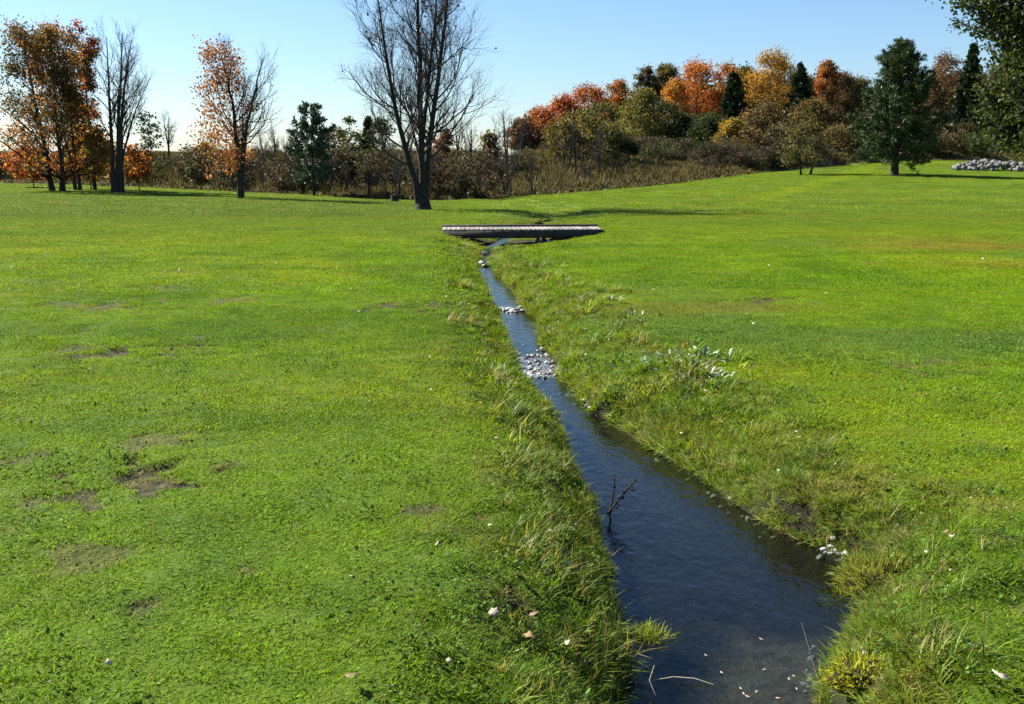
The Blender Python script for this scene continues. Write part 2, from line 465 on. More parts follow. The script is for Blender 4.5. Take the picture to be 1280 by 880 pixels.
under = (Y < 60) * 1.0
gm = mk_mesh('ground', np.c_[X.ravel(), Y.ravel(), Z.ravel()], [quads], M_GROUND, (grass_col(X, Y) * (.45 + .35 * sstep(25, 70, Y))[..., None]).reshape(-1, 3), True,  # near ground colour darkened to paint in the blades' shade on it
             {'soil': soil.ravel(), 'bed': (sstep(.05, -.03, e_) * under).ravel(), 'wet_shade': sstep(.16, .02, e_).ravel(),
              'sand': (sstep(1.25, .4, np.sqrt(((X - SAND[0]) / .42) ** 2 + ((Y - SAND[1]) / .6) ** 2) + (fbm(X, Y, .3, 73) - .5) * 1.2)).ravel()})
tag(link('ground', gm), kind='structure')

# water sheet: follows the channel, a little wider than it
yw = np.concatenate([np.arange(-8, 2, .5), np.arange(2, 33, .045)])
lw, rw = edges(yw)
zw = water_z(yw)
nc = 21
tt = np.linspace(0, 1, nc)
PX = (lw - .07)[:, None] + (rw - lw + .14)[:, None] * tt
PZ = np.repeat(zw[:, None], nc, 1)
i2 = np.arange(len(yw) * nc).reshape(len(yw), nc)
wq = np.stack([i2[:-1, :-1], i2[:-1, 1:], i2[1:, 1:], i2[1:, :-1]], -1).reshape(-1, 4)
YW2 = np.repeat(yw[:, None], nc, 1)
def row_y(v):
    d = ray(660, v); return d[1] * (-.41 - HC) / d[2]
rif = sstep(row_y(473), row_y(466), YW2) * sstep(row_y(442), row_y(450), YW2) + .8 * sstep(row_y(391), row_y(388), YW2) * sstep(row_y(383), row_y(386), YW2)
rif = rif * (.25 + .75 * sstep(.25, .6, vnoise(PX, YW2, .22, 97)))
PZ = PZ + rif * .018 * (vnoise(PX, YW2, .09, 99) - .4)
tag(link('stream', mk_mesh('stream', np.c_[PX.ravel(), YW2.ravel(), PZ.ravel()], [wq], M_WATER, None, True, {'riffle': rif.ravel()})), kind='structure')

# ------------------------------------------------------------------ grass as instanced tufts
def blades(seed, n, radius, h0, h1, w, bend, dryp=.06, lean=.35):
    r = np.random.default_rng(seed)
    a = r.random(n) * 2 * np.pi; q = np.sqrt(r.random(n)) * radius
    bx, by = q * np.cos(a), q * np.sin(a)
    az = r.random(n) * 2 * np.pi
    h = h0 + (h1 - h0) * r.random(n) ** 1.3
    ln = r.normal(0, lean, n); bd = bend * (.3 + r.random(n))
    dx, dy = np.cos(az), np.sin(az); sx, sy = -np.sin(az), np.cos(az)
    w_ = w * (.6 + .8 * r.random(n))
    def lev(t, wid):
        off = h * (np.abs(ln) * t + bd * t * t)
        zz = h * t * (1 - .35 * bd * t)
        c = np.stack([bx + dx * off, by + dy * off, zz - .01], -1)
        s = np.stack([sx * w_ * wid, sy * w_ * wid, 0 * zz], -1) * .5
        return c - s, c + s
    A, B = lev(0, .8); C, D = lev(.55, 1.0); T = lev(1.0, 0)[0]
    V = np.stack([A, B, C, D, T], 1).reshape(-1, 3)
    i = np.arange(n)[:, None] * 5
    bl = np.repeat(r.random(n), 5); dr = np.repeat((r.random(n) < dryp) * (.4 + .6 * r.random(n)), 5)
    return V, [i + np.array([0, 1, 3, 2]), i + np.array([2, 3, 4])], bl, dr

def scatter(name, P, rz, scl, var, col, variants, mat, tilt=None):
    me = bpy.data.meshes.new(name)
    me.vertices.add(len(P)); me.vertices.foreach_set('co', np.asarray(P, np.float32).ravel())
    def att(k, t, d, f): me.attributes.new(k, t, 'POINT').data.foreach_set(f, d)
    rot = np.zeros((len(P), 3), np.float32); rot[:, 2] = rz
    if tilt is not None: rot[:, :2] = tilt
    att('rot', 'FLOAT_VECTOR', rot.ravel(), 'vector')
    s3 = np.asarray(scl, np.float32)
    if s3.ndim == 1: s3 = np.repeat(s3[:, None], 3, 1)
    att('scl', 'FLOAT_VECTOR', s3.astype(np.float32).ravel(), 'vector')
    att('var', 'INT', np.asarray(var, np.int32), 'value')
    att('gcol', 'FLOAT_COLOR', np.c_[col, np.ones(len(P))].astype(np.float32).ravel(), 'color')
    co = bpy.data.collections.new(name + '_kinds')
    for k, vm in enumerate(variants):
        V, fc, bl, dr = vm
        m = mk_mesh('%s_kind_%02d' % (name, k), V, fc, mat, None, False, {'bl': bl, 'dry': dr})
        co.objects.link(bpy.data.objects.new('%s_kind_%02d' % (name, k), m))
    ng = bpy.data.node_groups.new(name, 'GeometryNodeTree')
    ng.interface.new_socket('Geometry', in_out='INPUT', socket_type='NodeSocketGeometry')
    ng.interface.new_socket('Geometry', in_out='OUTPUT', socket_type='NodeSocketGeometry')
    gi = ng.nodes.new('NodeGroupInput'); go = ng.nodes.new('NodeGroupOutput')
    ci = ng.nodes.new('GeometryNodeCollectionInfo'); ci.inputs['Collection'].default_value = co
    ci.inputs['Separate Children'].default_value = True; ci.inputs['Reset Children'].default_value = True
    ip = ng.nodes.new('GeometryNodeInstanceOnPoints'); ip.inputs['Pick Instance'].default_value = True
    def na(k, t):
        n = ng.nodes.new('GeometryNodeInputNamedAttribute'); n.data_type = t; n.inputs['Name'].default_value = k; return n.outputs['Attribute']
    er = ng.nodes.new('FunctionNodeEulerToRotation')
    L = ng.links.new
    L(gi.outputs[0], ip.inputs['Points']); L(ci.outputs[0], ip.inputs['Instance']); L(na('var', 'INT'), ip.inputs['Instance Index'])
    L(na('rot', 'FLOAT_VECTOR'), er.inputs[0]); L(er.outputs[0], ip.inputs['Rotation']); L(na('scl', 'FLOAT_VECTOR'), ip.inputs['Scale'])
    L(ip.outputs[0], go.inputs[0])
    o = link(name, me)
    md = o.modifiers.new('scatter', 'NODES'); md.node_group = ng
    return tag(o, kind='stuff')

def jgrid(y0, y1, sp, half=.62, pad=1.2):
    """jittered points in the part of the ground the photograph looks at (with a margin)"""
    gy = np.arange(y0, y1, sp); W = y1 * half + pad
    gx = np.arange(-W, W, sp)
    A, B = np.meshgrid(gx, gy)
    A = A + (rng.random(A.shape) - .5) * sp; B = B + (rng.random(B.shape) - .5) * sp
    k = np.abs(A) < B * half + pad
    return A[k], B[k]

EXCL = [(hit(px, v)[:2], q) for px, v, q in ((806, 812, .13), (1078, 846, .15), (1100, 722, .2), (1066, 752, .14))]
def clear(x, y):
    k = np.ones(len(x), bool)
    for c, q in EXCL: k &= (x - c[0]) ** 2 + (y - c[1]) ** 2 > q * q
    return k

def lawn_layer(y0, y1, sp, sxy, sz, nvar, off):
    x, y = jgrid(y0, y1, sp)
    e, s = shore(x, y)
    Ye, _ = edge_at(x, y)
    k = (e > .08 + .1 * rng.random(len(x))) & (rng.random(len(x)) > np.maximum(patch_mask(x, y), gaps(x, y)) * .8) & (y < Ye + 1) & clear(x, y)
    k &= ~((np.abs(x - .27) < 2.45) & (y > 28.3) & (y < 30.1))           # under the bridge deck
    k &= rng.random(len(x)) > .45 * sstep(.35, .12, e)
    k &= rng.random(len(x)) > .5 * sstep(.40, .22, fbm(x, y, .17, 78, 2)) * sstep(20, 12, y)
    x, y = x[k], y[k]
    hv = .45 + 1.1 * fbm(x, y, .34, 80, 3)
    S = np.stack([np.full(len(x), sxy), np.full(len(x), sxy), sz * hv], -1) * (.8 + .4 * rng.random(len(x)))[:, None]
    pm = sstep(.05, .5, np.maximum(patch_mask(x, y), gaps(x, y)))
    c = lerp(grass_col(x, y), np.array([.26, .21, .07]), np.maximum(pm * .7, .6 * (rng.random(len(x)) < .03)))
    S[:, 2] *= 1 - .5 * pm
    c = c * (.8 + .4 * rng.random(len(x)))[:, None]
    return np.c_[x, y, tz(x, y)], rng.random(len(x)) * 6.283, S, off + rng.integers(0, nvar, len(x)), c

lawn_kinds = [blades(100 + k, 34, .055, .012, .036, .0040, .7, .06, .55) for k in range(5)] + [blades(120 + k, 84, .11, .012, .036, .0050, .7, .06, .5) for k in range(4)] \
    + [blades(140 + k, 210, .30, .016, .038, .010, .7, .06, .5) for k in range(4)] + [blades(150 + k, 240, .8, .03, .06, .024, .7, .04, .5) for k in range(3)]
parts_ = [lawn_layer(2.2, 7.5, .046, 1, 1, 5, 0), lawn_layer(7.5, 16, .075, 1, 1, 4, 5), lawn_layer(16, 40, .2, 1, 1, 4, 9), lawn_layer(40, 124, .6, 1, .8, 3, 13)]
scatter('lawn_grass', *[np.concatenate([p[i] for p in parts_]) for i in range(5)], lawn_kinds, M_GRASS)

# longer rough grass on the banks
def bank_layer(y0, y1, sp, keep, nvar, off, sc):
    x, y = jgrid(y0, y1, sp, .5, .6)
    e, s = shore(x, y)
    wid = np.where(s < 0, .72, np.interp(y, [3, 6, 10, 14, 22, 25], [.55, .62, 1.5, 1.4, .8, .3])) * (.5 + fbm(x, y, .9, 82))
    cl = fbm(x, y, .33, 84, 2)
    pr = keep * sstep(1.0, .35, e / wid) * (np.where((s > 0) & (y < 9), .34, .12) + 1.5 * sstep(.42, .62, cl)) * sstep(-.02, .03, e)
    k = (e > -.01) & clear(x, y) & (rng.random(len(x)) < pr) & (y < 40) & ~((np.abs(x - .27) < 2.45) & (y > 28.3) & (y < 30.1))
    x, y, e, s, cl = x[k], y[k], e[k], s[k], cl[k]
    S = sc * (.36 + .72 * fbm(x, y, .7, 86, 2)) * (.7 + .6 * rng.random(len(x))) * np.where(s < 0, .95, .8 + .2 * sstep(4, 6, y)) * (1 - .42 * sstep(8, 11, y) * sstep(.5, .1, e))
    c = grass_col(x, y)
    c = lerp(c, np.array([.070, .150, .010]), sstep(.45, .65, fbm(x, y, .55, 91)) * .8)
    yel = sstep(.45, .75, fbm(x, y, .8, 88)) * np.where(s < 0, 1, .6)
    c = lerp(c, np.array([.17, .185, .022]), yel * .6)
    c = lerp(c, np.array([.24, .18, .07]), (rng.random(len(x)) < .12) * .8)
    c = c * (.75 + .5 * rng.random(len(x)))[:, None]
    tl = np.stack([rng.normal(0, .2, len(x)), rng.normal(0, .2, len(x))], -1)
    tl[:, 1] += np.where(s < 0, .45, -.55) * sstep(.3, 0, e)
    return np.c_[x, y, tz(x, y)], rng.random(len(x)) * 6.283 * (e > .3), S, off + rng.integers(0, nvar, len(x)), c, tl
bank_kinds = [blades(200 + k, 24, .05, .05, .17, .0062, .75, .16, .38) for k in range(6)] + [blades(220 + k, 26, .09, .08, .2, .011, .9, .14, .45) for k in range(4)]
bp = [bank_layer(2.4, 9, .052, .95, 6, 0, 1.0), bank_layer(9, 36, .10, .9, 4, 6, 1.0)]
# fringe of short tufts right along both edges of the water
def fringe(y0, y1, n, var0, nvar, sc):
    y = y0 + (y1 - y0) * rng.random(n); sd_ = np.where(rng.random(n) < .5, -1, 1)
    l, r_ = edges(y)
    e = .22 * rng.random(n) ** 1.2 - .01
    x = np.where(sd_ < 0, l - e, r_ + e)
    k = clear(x, y) & (rng.random(n) < .35 + .9 * vnoise(x, y, .35, 87)); x, y, e, sd_ = x[k], y[k], e[k], sd_[k]
    c = lerp(grass_col(x, y), np.array([.085, .16, .010]), .6 * rng.random(len(x))) * (.7 + .5 * rng.random(len(x)))[:, None]
    c = lerp(c, np.array([.20, .15, .06]), (rng.random(len(x)) < .1) * .8)
    tl = np.stack([rng.normal(0, .25, len(x)), np.where(sd_ < 0, .4, -.5) + rng.normal(0, .3, len(x))], -1)
    return np.c_[x, y, tz(x, y)], 0 * x, sc * (.4 + .6 * rng.random(len(x))), var0 + rng.integers(0, nvar, len(x)), c, tl
bp += [fringe(2.4, 9, 4200, 0, 6, .6), fringe(9, 25, 4600, 6, 4, .75)]
cc = [np.concatenate([p[i] for p in bp]) for i in range(6)]
scatter('bank_grass', *cc[:5], bank_kinds, M_BANK, cc[5])

# small broad leaves (clover, plantain) mixed into the near turf
def clover(seed, n):
    r = np.random.default_rng(seed); Vs, bl = [], []
    Q = []
    for i in range(n):
        a = r.random() * 6.283; q = r.random() ** .5 * .07; c = np.array([q * math.cos(a), q * math.sin(a), .03 + .035 * r.random()])
        sz = .0045 + .005 * r.random()
        t = r.normal(0, .45, 2)
        ph = np.arange(6) / 6 * 6.283
        ring = np.stack([np.cos(ph) * sz, np.sin(ph) * sz * .8, np.cos(ph) * sz * t[0] + np.sin(ph) * sz * t[1]], -1) + c
        Q.append(np.arange(6) + len(Vs) * 6); Vs.append(ring); bl += [r.random()] * 6
    V = np.concatenate(Vs); Q = np.array(Q)
    return V, [Q[:, [0, 1, 2, 3]], Q[:, [0, 3, 4, 5]]], np.array(bl), np.zeros(len(V))
x, y = jgrid(2.4, 12, .07, .55, .5)
e, s = shore(x, y)
pr = sstep(.52, .72, fbm(x, y, .8, 90)) * sstep(.1, .2, e) * .2 + .012 * (e > .15) + .16 * sstep(1.1, .3, e) * sstep(.1, .2, e)
k = rng.random(len(x)) < pr
x, y = x[k], y[k]
scatter('clover', np.c_[x, y, tz(x, y)], rng.random(len(x)) * 6.28, .7 + .8 * rng.random(len(x)), rng.integers(0, 4, len(x)),
        lerp(np.broadcast_to(np.array([.05, .115, .02]), (len(x), 3)), np.array([.10, .155, .03]), rng.random(len(x))), [clover(300 + k, 12) for k in range(4)], M_CLOVER)

# tall dry weeds between the mown grass and the wood, and over the railway bank
def weeds(seed, n, rad, h0, h1):
    V, fc, bl, dr = blades(seed, n, rad, h0, h1, .05, .25, .3, .2)
    return V, fc, bl, dr
x, y = jgrid(66, 128, .42, .62, 3)
Ye, _ = edge_at(x, y)
k = (y > Ye - .4 + 1.5 * rng.random(len(x))) & (rng.random(len(x)) < .25 + .75 * sstep(.3, .6, fbm(x, y, 3, 92)))
x, y, Ye = x[k], y[k], Ye[k]
hs = (.35 + .9 * fbm(x, y, 4, 94)) * sstep(-.5, 4, y - Ye)
hs = np.maximum(hs, .3) * (1 - .62 * sstep(88, 110, y) * (x > 6)) * (1 - .55 * sstep(105, 108, y) * (x < 6))
pal = .36 * np.array([[.15, .13, .06], [.085, .08, .035], [.075, .085, .028], [.24, .20, .11], [.09, .07, .04]])
c = pal[rng.integers(0, 5, len(x))] * (.6 + .6 * fbm(x, y, 2.2, 96))[:, None]
scatter('dry_weeds', np.c_[x, y, tz(x, y)], rng.random(len(x)) * 6.28, np.stack([hs * 0 + 1, hs * 0 + 1, hs], -1), rng.integers(0, 4, len(x)), c, [weeds(400 + k, 26, .35, .5, 1.5) for k in range(4)], M_WEED)

# ------------------------------------------------------------------ trees
def unit(v): return v / np.maximum(np.linalg.norm(v, axis=-1, keepdims=True), 1e-9)

def tube_mesh(sets):
    """sets: list of (P[B,n,3], R[B,n], sides) -> verts, quads"""
    Vs, Fs, off = [], [], 0
    for P, R, sd in sets:
        if not len(P): continue
        B, n, _ = P.shape
        T = unit(np.gradient(P, axis=1))
        ref = np.where(np.abs(unit(P[:, -1:] - P[:, :1])[..., 2:3]) > .7, np.array([1., .02, 0]), np.array([.01, 0, 1.]))
        U = unit(np.cross(T, ref)); W = np.cross(T, U)
        ph = np.arange(sd) / sd * 2 * np.pi
        ring = P[:, :, None] + R[:, :, None, None] * (np.cos(ph)[:, None] * U[:, :, None] + np.sin(ph)[:, None] * W[:, :, None])
        Vs.append(ring.reshape(-1, 3))
        i = np.arange(B * n * sd).reshape(B, n, sd) + off
        a = i[:, :-1]; b = np.roll(a, -1, 2); d = i[:, 1:]; c = np.roll(d, -1, 2)
        Fs.append(np.stack([a, b, c, d], -1).reshape(-1, 4)); off += B * n * sd
    return np.concatenate(Vs), [np.concatenate(Fs)]

def sprout(P, R, kids, tr, ang, ln, rad, r, n=5, trop=.12, wob=.12, up0=0.0):
    """children of the branches P: kids each, starting between tr[0] and tr[1] along the parent; ln, rad: functions of (t, parent length, parent radius)"""
    B, m, _ = P.shape
    pi = np.repeat(np.arange(B), kids); K = len(pi)
    t = tr[0] + (tr[1] - tr[0]) * ((np.tile(np.arange(kids), B) + r.random(K)) / kids)
    f = t * (m - 1); i = np.minimum(f.astype(int), m - 2); w = (f - i)[:, None]
    p0 = P[pi, i] * (1 - w) + P[pi, i + 1] * w
    pd = unit(P[pi, i + 1] - P[pi, i])
    prad = R[pi, i] * (1 - w[:, 0]) + R[pi, i + 1] * w[:, 0]
    plen = np.linalg.norm(np.diff(P, axis=1), axis=2).sum(1)[pi]
    a = unit(np.cross(pd, unit(r.normal(size=(K, 3)))))
    an = np.radians(ang[0] + (ang[1] - ang[0]) * r.random(K))[:, None]
    d = unit(np.cos(an) * pd + np.sin(an) * a + np.array([0, 0, up0]))
    L = ln(t, plen, r.random(K)); rd = np.minimum(rad(t, prad), prad * .9)
    out = np.zeros((K, n, 3)); out[:, 0] = p0
    for s in range(1, n):
        d = unit(d + r.normal(0, wob, (K, 3)) + np.array([0, 0, trop]))
        out[:, s] = out[:, s - 1] + d * (L / (n - 1))[:, None]
    RR = rd[:, None] * np.linspace(1, .35, n)
    return out, RR

def leaf_faces(C, size, cols, r, flat=.0, aspect=.75):
    """one small folded quad per leaf, random turn"""
    n = len(C)
    a = unit(r.normal(size=(n, 3))); b = unit(np.cross(a, r.normal(size=(n, 3))))
    if flat: a = unit(a * np.array([1, 1, 1 - flat]))
    s = (size * (.6 + .8 * r.random(n)))[:, None]
    up = np.cross(a, b) * s * .18
    V = np.stack([C - a * s * .5, C + b * s * .5 * aspect + up, C + a * s * .5, C - b * s * .5 * aspect + up], 1).reshape(-1, 3)
    return V, np.arange(n * 4).reshape(n, 4), np.repeat(cols, 4, 0)

def pick(pal, n, r, jit=.18):
    pal = np.array(pal, float)
    c = pal[r.integers(0, len(pal), n)]
    return np.clip(c * .74 * (1 + r.normal(0, jit, (n, 1))), .004, .9)

def trunk_line(p0, p1, n, wob, r):
    t = np.linspace(0, 1, n)[:, None]
    P = p0 + (p1 - p0) * t
    w = np.cumsum(r.normal(0, wob, (n, 3)), 0) * np.array([1, 1, .1]); w -= w[0]
    return P + w * (1 - .3 * t)

def leafy(name, label, base, H, R, cb, pal, seed, cat='tree', group=None, nclump=60, leaves=55, lsize=.22, stems=None, trunk_r=None,
          prof=None, cfun=None, cr=None, shift=(0, 0), bark=None, sparse=1.0, spread=.5, twigs=True, trunk_name='trunk'):
    """a broadleaf tree: trunk and limbs, fine twigs and a crown of separate leaves. H height, R crown radius, cb height of the crown's foot"""
    r = np.random.default_rng(seed)
    o = thing(name, label, cat, base, group)
    bark = bark or M_BARK
    trunk_r = trunk_r or (.018 * H + .03)
    stems = stems or [(0, 0, 0, 0)]              # foot x, y, top x, y (offsets)
    prof = prof or (lambda s: np.sin(np.pi * np.clip(s * .9 + .08, 0, 1)) ** .65)
    sets = []
    tl = []
    for (ax, ay, bx, by) in stems:
        q = trunk_line(np.array([ax, ay, -.15]), np.array([bx + shift[0], by + shift[1], H * .9]), 10, H * .006, r)
        q[0] = (ax, ay, -.15)
        rr = trunk_r * (.85 + .3 * r.random()) * np.linspace(1, .18, 10); rr[0] *= 1.35
        tl.append((q, rr)); sets.append((q[None], rr[None], 8))
    # clumps
    s = r.random(nclump) ** .85
    ph = r.random(nclump) * 2 * np.pi
    lob = 1 + .22 * np.sin(ph * 2 + seed) + .16 * np.sin(ph * 3 + s * 7 + seed * 2)
    rad = R * prof(s) * lob * (.35 + .65 * np.sqrt(r.random(nclump)))
    C = np.stack([np.cos(ph) * rad + shift[0] * (.4 + .6 * s), np.sin(ph) * rad + shift[1] * (.4 + .6 * s), cb + (H - cb) * (s * .96 + .02)], -1)
    if sparse < 1:
        C = C[r.random(nclump) < sparse]
    n = len(C)
    # limbs: from the nearest stem, bowed upward
    which = np.array([np.argmin([np.hypot(c[0] - q[0][-1][0], c[1] - q[0][-1][1]) for q in tl]) for c in C])
    LP = np.zeros((n, 5, 3)); LR = np.zeros((n, 5))
    for i in range(n):
        q, rr = tl[which[i]]
        d = math.hypot(C[i, 0], C[i, 1])
        zs = max(min(C[i, 2] - (.35 + .5 * r.random()) * d - .2, H * .85), min(cb * .75, H * .4))
        f = np.interp(zs, q[:, 2], np.arange(10))
        j = min(int(f), 8); w = f - j
        a = q[j] * (1 - w) + q[j + 1] * w
        m = a * .45 + C[i] * .55 + np.array([0, 0, .12 * d * (r.random() - .2)])
        t = np.linspace(0, 1, 5)[:, None]
        LP[i] = a * (1 - t) ** 2 + 2 * m * t * (1 - t) + C[i] * t * t
        LR[i] = max(rr[j] * .34, .02) * np.linspace(1, .25, 5)
    sets.append((LP, LR, 4))
    tm = tube_mesh(sets)
    link(trunk_name, mk_mesh(name + '_trunk', tm[0], tm[1], bark, None, True), o)
    cr_ = cr or max(R * .22, .35)
    TP, TR = sprout(LP, LR, 6, (.55, 1.0), (25, 80), lambda t, L, q: cr_ * (.6 + .9 * q), lambda t, p: np.full(len(t), max(.010, H * .0012)), r, 4, .1, .18)
    if twigs:
        T2, R2 = sprout(TP, TR, 3, (.3, 1.0), (25, 70), lambda t, L, q: L * (.4 + .5 * q), lambda t, p: np.full(len(t), max(.007, H * .0008)), r, 3, .1, .2)
        tw = tube_mesh([(TP, TR, 3), (T2, R2, 3)])
        tag(link('twigs', mk_mesh(name + '_twigs', tw[0], tw[1], M_TWIG, None, False), o), kind='stuff')
    # leaves round the twigs
    per = leaves
    ci = np.repeat(np.arange(n), per)
    ti = ci * 6 + r.integers(0, 6, len(ci))
    tp = TP[ti, r.integers(1, 4, len(ci))]
    G = tp + r.normal(0, cr_ * spread, (len(ci), 3)) * np.array([1, 1, .75])
    G[:, 2] = np.maximum(G[:, 2], .15)
    if cfun is not None: cc = cfun(C, r)
    else: cc = pick(pal, n, r, .12)
    col = cc[ci] * (1 + r.normal(0, .16, (len(ci), 1)))
    alt = pick(pal, len(ci), r)
    mixf = (r.random(len(ci)) < .3)[:, None]
    col = np.clip(np.where(mixf, alt, col), .004, .9)
    V, Q, cl = leaf_faces(G, lsize, col, r)
    link('crown', mk_mesh(name + '_crown', V, [Q], M_LEAF, cl), o)
    return o

def bare_tree(name, label, base, stems, seed, cat='tree', group=None, bark=None, k1=14, k2=7, k3=5, k4=0, l1=(.22, .34), ang=(30, 62), tw=.008, t0=.3, leaves=None, mesh_only=False, trop=.14):
    """leafless tree; stems: list of (points, radii)"""
    r = np.random.default_rng(seed)
    o = thing(name, label, cat, base, group)
    sets, A = [], []
    for P, R in stems:
        P = np.asarray(P, float); R = np.asarray(R, float)
        f = np.linspace(0, len(P) - 1, 12); i = np.minimum(f.astype(int), len(P) - 2); w = (f - i)[:, None]
        Q = P[i] * (1 - w) + P[i + 1] * w
        Q[1:-1] = .25 * Q[:-2] + .5 * Q[1:-1] + .25 * Q[2:]
        if len(P) > 4 or name != 'bare_tree' or R[0] < .5: Q[2:-1] += r.normal(0, min(R[0] * .18, .035), (9, 3))
        RR = np.interp(f, np.arange(len(R)), R)
        sets.append((Q[None], RR[None], 9)); A.append((Q, RR))
    link('trunk', mk_mesh(name + '_trunk', *tube_mesh(sets), bark or M_BARK, None, True), o)
    P = np.stack([a[0] for a in A]); R = np.stack([a[1] for a in A])
    if name == 'bare_tree' and len(A) == 5: P, R = P[1:], R[1:]
    B1, R1 = sprout(P, R, k1, (t0, .98), ang, lambda t, L, q: L * (l1[0] + (l1[1] - l1[0]) * q) * (1.25 - .75 * t), lambda t, p: p * .42, r, 8, trop, .13)
    B2, R2 = sprout(B1, R1, k2, (.2, 1.0), (22, 60), lambda t, L, q: L * (.3 + .35 * q) * (1.2 - .6 * t), lambda t, p: np.maximum(p * .55, tw * 1.3), r, 6, trop, .15)
    B3, R3 = sprout(B2, R2, k3, (.2, 1.0), (20, 60), lambda t, L, q: L * (.3 + .4 * q), lambda t, p: np.maximum(p * .6, tw), r, 4, trop, .16)
    S = [(B1, R1, 5), (B2, R2, 4), (B3, R3, 3)]
    last = B3
    if k4:
        B4, R4 = sprout(B3, R3, k4, (.2, 1.0), (20, 60), lambda t, L, q: L * (.4 + .4 * q), lambda t, p: np.maximum(p * .6, tw * .8), r, 3, trop, .18)
        S.append((B4, R4, 3)); last = B4
    link('crown', mk_mesh(name + '_crown', *tube_mesh(S), M_TWIG, None, False), o)
    if leaves:
        num, size, pal = leaves
        q = last[r.integers(0, len(last), num), r.integers(0, last.shape[1], num)] + r.normal(0, .08, (num, 3))
        V, Q, cl = leaf_faces(q, size, pick(pal, num, r), r)
        link('leaves', mk_mesh(name + '_leaves', V, [Q], M_LEAF, cl), o)
    return o

def conifer(name, label, base, H, R, cb, seed, pal, cat='tree', group=None, whorl=.42, per=6, droop=-.05, lift=.35, sp=.11, nlen=.22, nwid=.05, prof=None, trunk_r=None, jag=.35, dens=1.0):
    """needle tree: trunk, whorls of branches, sprays of needles along them"""
    r = np.random.default_rng(seed)
    o = thing(name, label, cat, base, group)
    trunk_r = trunk_r or .016 * H
    q = trunk_line(np.array([0, 0, -.2]), np.array([0, 0, H * .985]), 10, H * .002, r)
    tr_ = trunk_r * np.linspace(1, .08, 10); tr_[0] *= 1.3
    prof = prof or (lambda s: (1 - s) ** .8)
    starts, dirs, lens = [], [], []
    z = cb
    while z < H * .985:
        s = (z - cb) / (H - cb)
        k = per if s < .8 else max(3, per - 2)
        a0 = r.random() * 6.283
        for i in range(k):
            a = a0 + i / k * 6.283 + r.normal(0, .2)
            L = max(R * float(prof(s)) * (1 - jag * r.random()), .12)
            sl = droop + lift * s + r.normal(0, .08)
            starts.append((0, 0, z + r.normal(0, whorl * .25))); dirs.append((math.cos(a), math.sin(a), sl)); lens.append(L)
        z += whorl * (1 - .45 * s) * (.8 + .4 * r.random())
    S = np.array(starts); D = unit(np.array(dirs)); L = np.array(lens); n = len(L); m = 6
    P = np.zeros((n, m, 3)); P[:, 0] = S; d = D.copy()
    for j in range(1, m):
        d = unit(d + np.array([0, 0, .07]) + r.normal(0, .04, (n, 3)))
        P[:, j] = P[:, j - 1] + d * (L / (m - 1))[:, None]
    RR = np.maximum(.012 + L * .008, .012)[:, None] * np.linspace(1, .3, m)
    tm = tube_mesh([(q[None], tr_[None], 9), (P, RR, 4)])
    link('trunk', mk_mesh(name + '_trunk', *tm, M_BARK, None, True), o)
    # side shoots then needles
    B2, R2 = sprout(P, RR, 7, (.25, 1.0), (35, 65), lambda t, pl, u: np.minimum(pl * .38 * (1.25 - .8 * t) * (.6 + .6 * u), R * .5), lambda t, p: np.full(len(t), .01), r, 4, .05, .08)
    pts, dd = [], []
    for Q in (P[:, 2:], B2):
        seg = Q[:, 1:] - Q[:, :-1]
        ln = np.linalg.norm(seg, axis=2)
        cnt = np.maximum(1, np.round(ln / sp * dens)).astype(int)
        b, j = np.nonzero(cnt)
        rep = cnt[b, j]
        bi = np.repeat(b, rep); ji = np.repeat(j, rep)
        w = r.random(len(bi))[:, None]
        pts.append(Q[bi, ji] + seg[bi, ji] * w); dd.append(unit(seg[bi, ji]))
    C = np.concatenate(pts); DD = np.concatenate(dd)
    k = 4
    C = np.repeat(C, k, 0); DD = np.repeat(DD, k, 0)
    nd = unit(DD * .7 + r.normal(0, .6, C.shape) + np.array([0, 0, .18]))
    sd = unit(np.cross(nd, r.normal(size=C.shape)))
    l = (nlen * (.6 + .7 * r.random(len(C))))[:, None]
    w = nwid * (.7 + .6 * r.random(len(C)))[:, None]
    V = np.stack([C - sd * w * .4, C + sd * w * .4, C + nd * l * .6 + sd * w * .6, C + nd * l, C + nd * l * .6 - sd * w * .6], 1).reshape(-1, 3)
    i = np.arange(len(C))[:, None] * 5
    col = np.repeat(pick(pal, len(C), r, .2), 5, 0)
    link('crown', mk_mesh(name + '_crown', V, [i + np.array([0, 1, 2, 4]), i + np.array([4, 2, 3])], M_NEEDLE, col), o)
    return o

def on_ground(px, Y, v=210):
    p = at_dist(px, v, Y)
    return np.array([p[0], p[1], float(tz(p[0], p[1]))])
def height_to(px, base, vtop):
    return at_dist(px, vtop, base[1])[2] - base[2]
def mpp(Y): return Y / F

ORANGE = [(.50, .16, .025), (.42, .11, .02), (.55, .24, .04)]
RED = [(.36, .06, .02), (.45, .10, .025), (.28, .05, .02)]
YELLOW = [(.48, .30, .035), (.40, .26, .04), (.50, .24, .03)]
GREEN = [(.055, .085, .018), (.075, .10, .02), (.045, .07, .018)]
OLIVE = [(.13, .125, .03), (.10, .10, .025), (.17, .14, .035)]
YGREEN = [(.20, .20, .03), (.14, .16, .03), (.26, .22, .04)]
BROWN = [(.16, .10, .05), (.12, .085, .04), (.20, .11, .045)]
DKGREEN = [(.028, .05, .018), (.035, .06, .022), (.045, .065, .02)]
PINE = [(.035, .062, .022), (.05, .078, .026), (.028, .05, .02), (.07, .09, .03)]
BLUEPINE = [(.045, .075, .05), (.06, .09, .06), (.035, .06, .04)]

